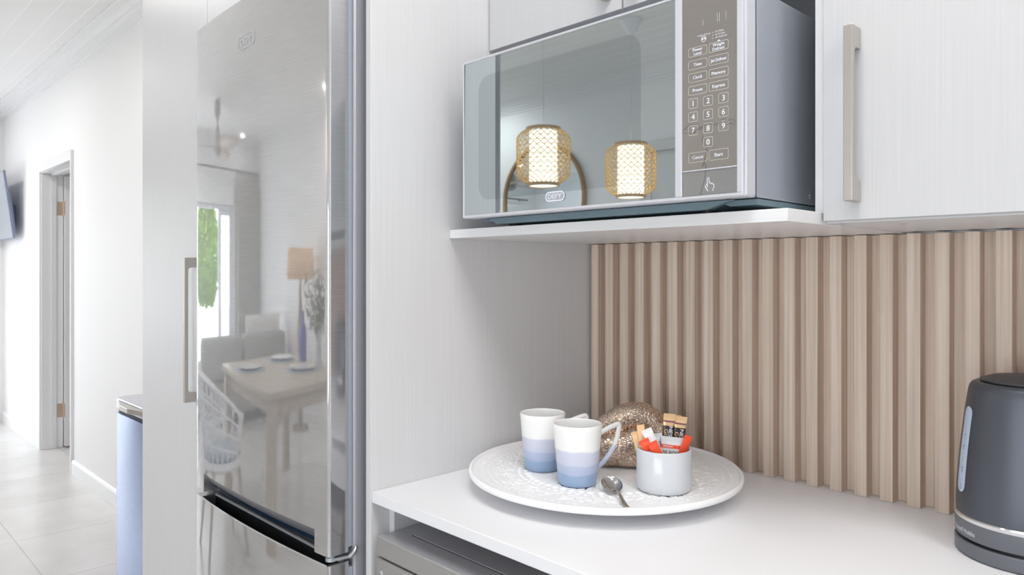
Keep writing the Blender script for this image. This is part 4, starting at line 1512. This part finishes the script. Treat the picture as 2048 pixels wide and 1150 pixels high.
def add_fill_panel(x, y, label):  # unseen panels added as fill over the worktop
    t = thing('fill_panel', (x, y, HC), label, 'ceiling light', 'added ceiling fill panels')
    fr_ = MB()
    for xa, xb, ya, yb in ((-0.31, 0.31, -0.31, -0.295), (-0.31, 0.31, 0.295, 0.31), (-0.31, -0.295, -0.295, 0.295), (0.295, 0.31, -0.295, 0.295)):
        fr_.box(x + xa, x + xb, y + ya, y + yb, HC - 0.03, HC - 0.001)
    build('frame', fr_, 'alu_white', t, smooth=0)
    build('diffuser', MB().box(x - 0.295, x + 0.295, y - 0.295, y + 0.295, HC - 0.022, HC - 0.018), 'led_glow', t, smooth=0)
    area('fill_lamp', (0, 0, -0.034), 0.58, P_FILL, color=(1.0, 0.985, 0.97), parent=t)
    return t


downlight(-5.9, 2.2, 'added small fill downlight in the room beyond the open door', 3.0)  # added to lift the dim room around the open leaf


add_fill_panel(-0.25, 0.28, 'added square white fill panel on the kitchen ceiling nearest the fridge')
add_fill_panel(0.9, 0.28, 'added square white fill panel on the kitchen ceiling above the kettle side')


# bamboo pendant lamps
def pendant(x, y, ztop, label, first=None):
    HT, RM = 0.303, 0.138
    if first is not None:
        pass
    t = thing('pendant_lamp', (x, y, ztop), label, 'pendant lamp', 'bamboo pendant lamps')

    def prof(q):
        # q 0 top .. 1 bottom
        if q < 0.18:
            return 0.088 + (RM - 0.088) * math.sin(q / 0.18 * PI / 2) ** 0.8
        if q > 0.80:
            return 0.080 + (RM - 0.080) * math.sin((1 - q) / 0.20 * PI / 2) ** 0.8
        return RM
    w = MB()
    nst = 24
    for sgn in (1, -1):
        for k in range(nst):
            pts = []
            for i in range(19):
                q = i / 18
                a = 2 * PI * k / nst + sgn * q * 2.3
                r = prof(q) + 0.0008 * sgn
                pts.append((x + r * math.cos(a), y + r * math.sin(a), ztop - 0.012 - (HT - 0.024) * q))
            w.tube(pts, 0.0019, 4, cap=False)
    for j in range(9):
        q = 0.16 + 0.66 * j / 8
        r = prof(q)
        w.tube([(x + r * math.cos(2 * PI * i / 40), y + r * math.sin(2 * PI * i / 40), ztop - 0.012 - (HT - 0.024) * q) for i in range(40)], 0.0016, 4, closed=True)
    build('lamp_shade', w, 'bamboo', t, smooth=60, recalc=False, weld=False)
    rm = MB()
    rm.lathe([(0.082, 0.0), (0.090, 0.0), (0.090, -0.016), (0.082, -0.016), (0.082, 0.0)], (x, y, ztop), 40)
    build('rim', rm, 'bamboo_rim', t)
    rm = MB()
    rm.lathe([(0.074, -HT), (0.083, -HT), (0.083, -HT + 0.016), (0.074, -HT + 0.016), (0.074, -HT)], (x, y, ztop), 40)
    build('rim', rm, 'bamboo_rim', t)
    build('diffuser', MB().lathe([(0, -0.020), (0.072, -0.020), (0.073, -HT + 0.004), (0, -HT + 0.003)], (x, y, ztop), 32), 'lamp_glow', t)
    build('cord', MB().tube([(x, y, ztop - 0.02), (x, y, HC - 0.05)], 0.0028, 6), 'cord_white', t)
    build('ceiling_rose', MB().lathe([(0, -0.002), (0.062, -0.002), (0.060, -0.012), (0.010, -0.088), (0, -0.090)], (x, y, HC), 32), 'white_plastic', t)
    return t


pendant(-2.59, -0.985, 2.040, 'bamboo lantern pendant lamp, the larger in the microwave reflection, before the round mirror')
pendant(-2.437, -1.528, 2.008, 'bamboo lantern pendant lamp, the smaller in the microwave reflection, beside the door')

# ------------------------------------------------------------------ living room seen in the fridge and microwave reflections
mr = thing('wall_mirror', (-3.965, YS, 1.86), 'round wall mirror with a wooden rim seen in the microwave door', 'mirror')
mcx, mcz, mrr = -3.965, 1.865, 0.43
yy = YS + 0.02
build('mirror_glass', MB().prism([(mcx + (mrr - 0.01) * math.cos(2 * PI * k / 72), mcz + (mrr - 0.01) * math.sin(2 * PI * k / 72)) for k in range(72)], lambda p, t: (p[0], t, p[1]), YS + 0.004, YS + 0.016), 'mirror_glass', mr, smooth=20)
build('frame', MB().tube([(mcx + mrr * math.cos(2 * PI * k / 72), yy, mcz + mrr * math.sin(2 * PI * k / 72)) for k in range(72)], 0.017, 12, closed=True), 'oak', mr, smooth=60)

# ceiling fan
fx, fy = -6.1, -0.73
fan = thing('ceiling_fan', (fx, fy, HC), 'three-blade ceiling fan reflected in the fridge door', 'ceiling fan')
build('canopy', MB().lathe([(0, -0.001), (0.055, -0.001), (0.075, -0.06), (0.060, -0.11), (0.018, -0.16), (0, -0.16)], (fx, fy, HC), 24), 'fan_grey', fan)
build('down_rod', MB().tube([(fx, fy, HC - 0.15), (fx, fy, HC - 0.24)], 0.013, 10), 'fan_grey', fan)
build('motor', MB().lathe([(0, -0.18), (0.02, -0.19), (0.055, -0.25), (0.075, -0.30), (0.085, -0.36), (0.075, -0.42), (0.04, -0.45), (0, -0.455)], (fx, fy, HC), 24), 'fan_grey', fan)
for k in range(3):
    a = math.radians(100 + 120 * k)
    b_ = MB()

    def fb(u, v, a=a):
        r = 0.07 + 0.55 * u
        w_ = (0.045 + 0.07 * math.sin(PI * min(1, u * 0.9))) * (v * 2 - 1)
        return (fx + r * math.cos(a) - w_ * math.sin(a), fy + r * math.sin(a) + w_ * math.cos(a), HC - 0.37 + 0.16 * w_)
    b_.grid(fb, 14, 4)
    ob_ = build('blade', b_, 'fan_wood', fan, smooth=60, recalc=False)
    md = ob_.modifiers.new('thick', 'SOLIDIFY')
    md.thickness = 0.008

# curtain and rod
o = build('curtain_rod', MB().tube([(XW + 0.11, -2.42, 2.345), (XW + 0.11, 0.98, 2.345)], 0.012, 10).tube([(XW, -2.3, 2.345), (XW + 0.11, -2.3, 2.345)], 0.008, 8).tube([(XW, 0.9, 2.345), (XW + 0.11, 0.9, 2.345)], 0.008, 8), 'rod_dark')
tag(o, 'dark curtain rod above the sliding patio door', 'curtain rod')
cm = MB()
cm.grid(lambda u, v: (XW + 0.11 + 0.035 * math.sin(u * 2 * PI * 9) * (0.7 + 0.3 * v), -2.40 + 0.66 * u, 2.335 - 2.30 * v), 108, 12)
o = build('curtain', cm, 'curtain_linen', smooth=80, recalc=False)
md = o.modifiers.new('thick', 'SOLIDIFY')
md.thickness = 0.003
tag(o, 'gathered grey linen curtain beside the patio door', 'curtain')

# floor lamp
lx, ly = -5.25, -2.12
fl = thing('floor_lamp', (lx, ly, 0), 'floor lamp with a drum shade behind the dining table', 'lamp')
build('base', MB().lathe([(0, 0), (0.14, 0), (0.14, 0.02), (0.02, 0.03), (0, 0.03)], (lx, ly, 0), 28), 'lamp_base', fl)
build('pole', MB().lathe([(0.03, 0.03), (0.05, 0.25), (0.035, 0.55), (0.055, 0.8), (0.02, 1.1), (0.014, 1.28)], (lx, ly, 0), 20), 'lamp_base', fl)
sh = build('lamp_shade', MB().lathe([(0.235, 1.235), (0.215, 1.49)], (lx, ly, 0), 40), 'shade_linen', fl, recalc=False)
md = sh.modifiers.new('thick', 'SOLIDIFY')
md.thickness = 0.003
build('bulb', MB().ball((lx, ly, 1.36), 0.035, 0.035, 0.05), 'bulb', fl)
build('shade_ring', MB().tube([(lx - 0.21, ly, 1.48), (lx + 0.21, ly, 1.48)], 0.003, 6).tube([(lx, ly, 1.28), (lx, ly, 1.48)], 0.004, 6), 'lamp_base', fl)

# sofa (its back to the dining table)
so = thing('sofa', (-6.45, -1.3, 0), 'grey fabric sofa with its back to the dining table', 'sofa')
build('base', MB().box(-6.90, -6.05, -2.30, -0.32, 0.10, 0.40), 'sofa_grey', so, bevel=0.02)
for ya, yb in ((-2.30, -1.33), (-1.31, -0.32)):
    build('back_cushion', MB().box(-6.24, -6.00, ya, yb, 0.405, 0.76), 'sofa_grey', so, bevel=0.05, seg=4)
    build('seat_cushion', MB().box(-6.90, -6.26, ya, yb, 0.405, 0.50), 'sofa_grey', so, bevel=0.03, seg=3)
for xx in (-6.82, -6.12):
    for yv in (-2.22, -0.40):
        build('foot', MB().box(xx - 0.025, xx + 0.025, yv - 0.025, yv + 0.025, 0, 0.10), 'oak', so, smooth=0)
for i, (yy_, lab) in enumerate(((-1.70, 'white scatter cushion upright on the sofa, nearer the patio door'), (-2.14, 'white scatter cushion leaning at the south end of the sofa'))):
    cu = MB()

    def cf(u, v, yy_=yy_, s=1):
        return None
    a_ = MB()
    for s in (1, -1):
        a_.grid(lambda u, v, s=s: (-6.33 + s * 0.055 * (max(0, (1 - (2 * u - 1) ** 4) * (1 - (2 * v - 1) ** 4))) ** 0.6 - 0.06 * (v - 0.5), yy_ + 0.40 * (u - 0.5), 0.505 + 0.40 * v), 12, 12)
    o = build('scatter_cushion', a_, 'cushion_white', smooth=80)
    tag(o, lab, 'cushion', 'white cushions on the sofa')

# dining table
tb_ = thing('dining_table', (-3.75, -0.80, 0), 'wooden dining table laid for a meal, reflected in the fridge', 'table')
TX0, TX1, TY0, TY1 = -4.38, -3.05, -1.30, -0.27
build('table_top', MB().box(TX0, TX1, TY0, TY1, 0.715, 0.75), 'table_oak', tb_, bevel=0.004)
build('apron', MB().box(TX0 + 0.07, TX1 - 0.07, TY0 + 0.07, TY0 + 0.09, 0.63, 0.7145).box(TX0 + 0.07, TX1 - 0.07, TY1 - 0.09, TY1 - 0.07, 0.63, 0.7145)
      .box(TX0 + 0.07, TX0 + 0.09, TY0 + 0.09, TY1 - 0.09, 0.63, 0.7145).box(TX1 - 0.09, TX1 - 0.07, TY0 + 0.09, TY1 - 0.09, 0.63, 0.7145), 'table_oak', tb_, smooth=0)
for xx in (TX0 + 0.06, TX1 - 0.06):
    for yv in (TY0 + 0.06, TY1 - 0.06):
        build('leg', MB().box(xx - 0.035, xx + 0.035, yv - 0.035, yv + 0.035, 0, 0.7145), 'table_oak', tb_, smooth=0)
for (px_, py_, lab) in ((-3.93, -0.50, 'nearest the woven chair'), (-4.12, -1.05, 'beyond the blue bottle'), (-3.56, -0.97, 'beside the vase')):
    o = build('placemat', MB().lathe([(0, 0), (0.18, 0), (0.18, 0.004), (0, 0.004)], (px_, py_, 0.7502), 40), 'placemat_blue')
    tag(o, 'round blue placemat on the dining table ' + lab, 'placemat', 'blue placemats')
    o = build('plate', MB().lathe([(0, 0), (0.08, 0), (0.13, 0.014), (0.135, 0.016), (0.128, 0.017), (0.078, 0.005), (0, 0.005)], (px_, py_, 0.7545), 40), 'plate_white')
    tag(o, 'white plate on its blue placemat ' + lab, 'plate', 'white dinner plates')
o = build('bottle', MB().lathe([(0, 0), (0.040, 0), (0.042, 0.005), (0.042, 0.17), (0.036, 0.20), (0.016, 0.24), (0.014, 0.30), (0.016, 0.302), (0.0, 0.304)], (-3.90, -1.22, 0.7502), 24), 'blue_glass')
tag(o, 'tall cobalt blue bottle on the dining table', 'bottle')
vsx, vsy = -3.62, -1.235
va = build('vase', MB().lathe([(0, 0), (0.038, 0), (0.030, 0.05), (0.026, 0.14), (0.034, 0.20), (0.030, 0.20), (0.022, 0.14), (0.024, 0.02), (0, 0.015)], (vsx, vsy, 0.7502), 24), 'clear_vase')
tag(va, 'slim glass vase with dark foliage on the dining table', 'vase')
fo_ = MB()
rs = random.Random(5)
for k in range(26):
    a, t_ = rs.uniform(0, 2 * PI), rs.uniform(0.15, 1)
    ex, ey, ez = vsx + math.cos(a) * 0.16 * t_, vsy + math.sin(a) * 0.20 * t_, 0.90 + 0.20 + rs.uniform(0, 0.22)
    fo_.tube([(vsx, vsy, 0.86), ((vsx + ex) / 2, (vsy + ey) / 2, 0.86 + (ez - 0.86) * 0.6), (ex, ey, ez)], 0.002, 4)
    for q in range(7):
        f_ = 0.4 + 0.6 * q / 6
        c_ = Vector((vsx + (ex - vsx) * f_, vsy + (ey - vsy) * f_, 0.86 + (ez - 0.86) * f_))
        d_ = Vector((rs.uniform(-1, 1), rs.uniform(-1, 1), rs.uniform(-0.8, 0.4))).normalized()
        s_ = d_.cross(Vector((0.3, 0.2, 1))).normalized() * 0.014
        fo_.add([c_, c_ + d_ * 0.03 + s_, c_ + d_ * 0.075, c_ + d_ * 0.03 - s_], [(0, 1, 2, 3)])
build('foliage', fo_, 'plant_dry', va, smooth=0, recalc=False, weld=False)

# woven tub chair
chx, chy = -3.42, 0.05
chair = thing('dining_chair', (chx, chy, 0), 'white woven tub chair pulled up to the dining table', 'chair')


def tub(a, q):
    """a angle (0 = back, +Y side), q 0 seat ring .. 1 rim"""
    hb = 0.41 - 0.18 * min(1, (abs(a) / 1.9)) ** 2
    r = 0.20 + 0.09 * q
    return Vector((chx + r * math.sin(a), chy + r * math.cos(a) * 0.95, 0.43 + hb * q))


sm = MB()
A_ = 2.0
for k in range(17):
    a = -A_ + 2 * A_ * k / 16
    for tw_ in (-0.16, 0.16):
        sm.tube([tub(max(-A_, min(A_, a + tw_ * (i / 6))), i / 6) for i in range(7)], 0.0055, 5, cap=False)
for q in (0.25, 0.5, 0.75):
    sm.tube([tub(-A_ + 2 * A_ * i / 30, q) for i in range(31)], 0.0065, 5)
build('woven_shell', sm, 'chair_white', chair, smooth=60, recalc=False, weld=False)
rimm = MB()
rimm.tube([tub(-A_, i / 4) for i in range(4)] + [tub(-A_ + 2 * A_ * i / 30, 1.0) for i in range(31)] + [tub(A_, 1 - i / 4) for i in range(1, 5)], 0.013, 8)
build('rim', rimm, 'chair_white', chair, smooth=60)
build('seat', MB().lathe([(0, 0.40), (0.19, 0.40), (0.215, 0.42), (0.20, 0.445), (0, 0.440)], (chx, chy, 0), 32), 'chair_white', chair)
build('seat_cushion', MB().lathe([(0, 0.446), (0.17, 0.446), (0.185, 0.462), (0.165, 0.482), (0, 0.486)], (chx, chy, 0), 32), 'placemat_blue', chair)
for sx_ in (-1, 1):
    for sy_ in (-1, 1):
        build('leg', MB().tube([(chx + sx_ * 0.13, chy + sy_ * 0.13, 0.405), (chx + sx_ * 0.20, chy + sy_ * 0.20, 0.0)], [0.016, 0.011], 10), 'table_oak', chair)

# ------------------------------------------------------------------ outside the patio door
struct('ground', MB().box(-26, XW - 0.15, -14, 14, -0.08, -0.02), 'patio', smooth=0)
o = build('garden_wall', MB().box(-10.6, -10.45, -6.0, 3.0, -0.02, 0.78), 'garden_wall', smooth=0)
o['kind'] = 'structure'
o = build('lawn', MB().box(-17, -10.7, -7, 4, -0.02, 0.02), 'lawn', smooth=0)
o['kind'] = 'structure'
tx, ty = -12.4, -2.05
tr_ = thing('garden_tree', (tx, ty, -0.02), 'bright green conical tree beyond the patio wall', 'tree')
build('trunk', MB().tube([(tx, ty, -0.02), (tx + 0.02, ty, 1.0), (tx, ty, 1.8)], [0.09, 0.07, 0.04], 10), 'bark', tr_)
lv = MB()
lv.lathe([(0.0, 0.85), (0.34, 0.95), (0.46, 1.30), (0.44, 1.75), (0.30, 2.15), (0.0, 2.40)], (tx, ty, 0), 20)
rs = random.Random(11)
for k in range(5200):
    z = rs.uniform(0, 1)
    r = 0.72 * (math.sin(PI * min(1, 0.12 + 0.80 * z)) ** 0.7) * (0.55 + 0.45 * rs.random())
    a = rs.uniform(0, 2 * PI)
    c_ = Vector((tx + r * math.cos(a), ty + r * math.sin(a), 0.72 + 1.75 * z))
    d_ = Vector((math.cos(a) * 0.6 + rs.uniform(-.5, .5), math.sin(a) * 0.6 + rs.uniform(-.5, .5), rs.uniform(-.2, 1))).normalized()
    s_ = d_.cross(Vector((rs.uniform(-1, 1), rs.uniform(-1, 1), rs.uniform(-1, 1)))).normalized() * 0.028
    lv.add([c_, c_ + d_ * 0.05 + s_, c_ + d_ * 0.13, c_ + d_ * 0.05 - s_], [(0, 1, 2, 3)])
build('foliage', lv, 'leaf', tr_, smooth=0, recalc=False, weld=False)

for o in SC.objects:
    if '_o' in o:
        del o['_o']
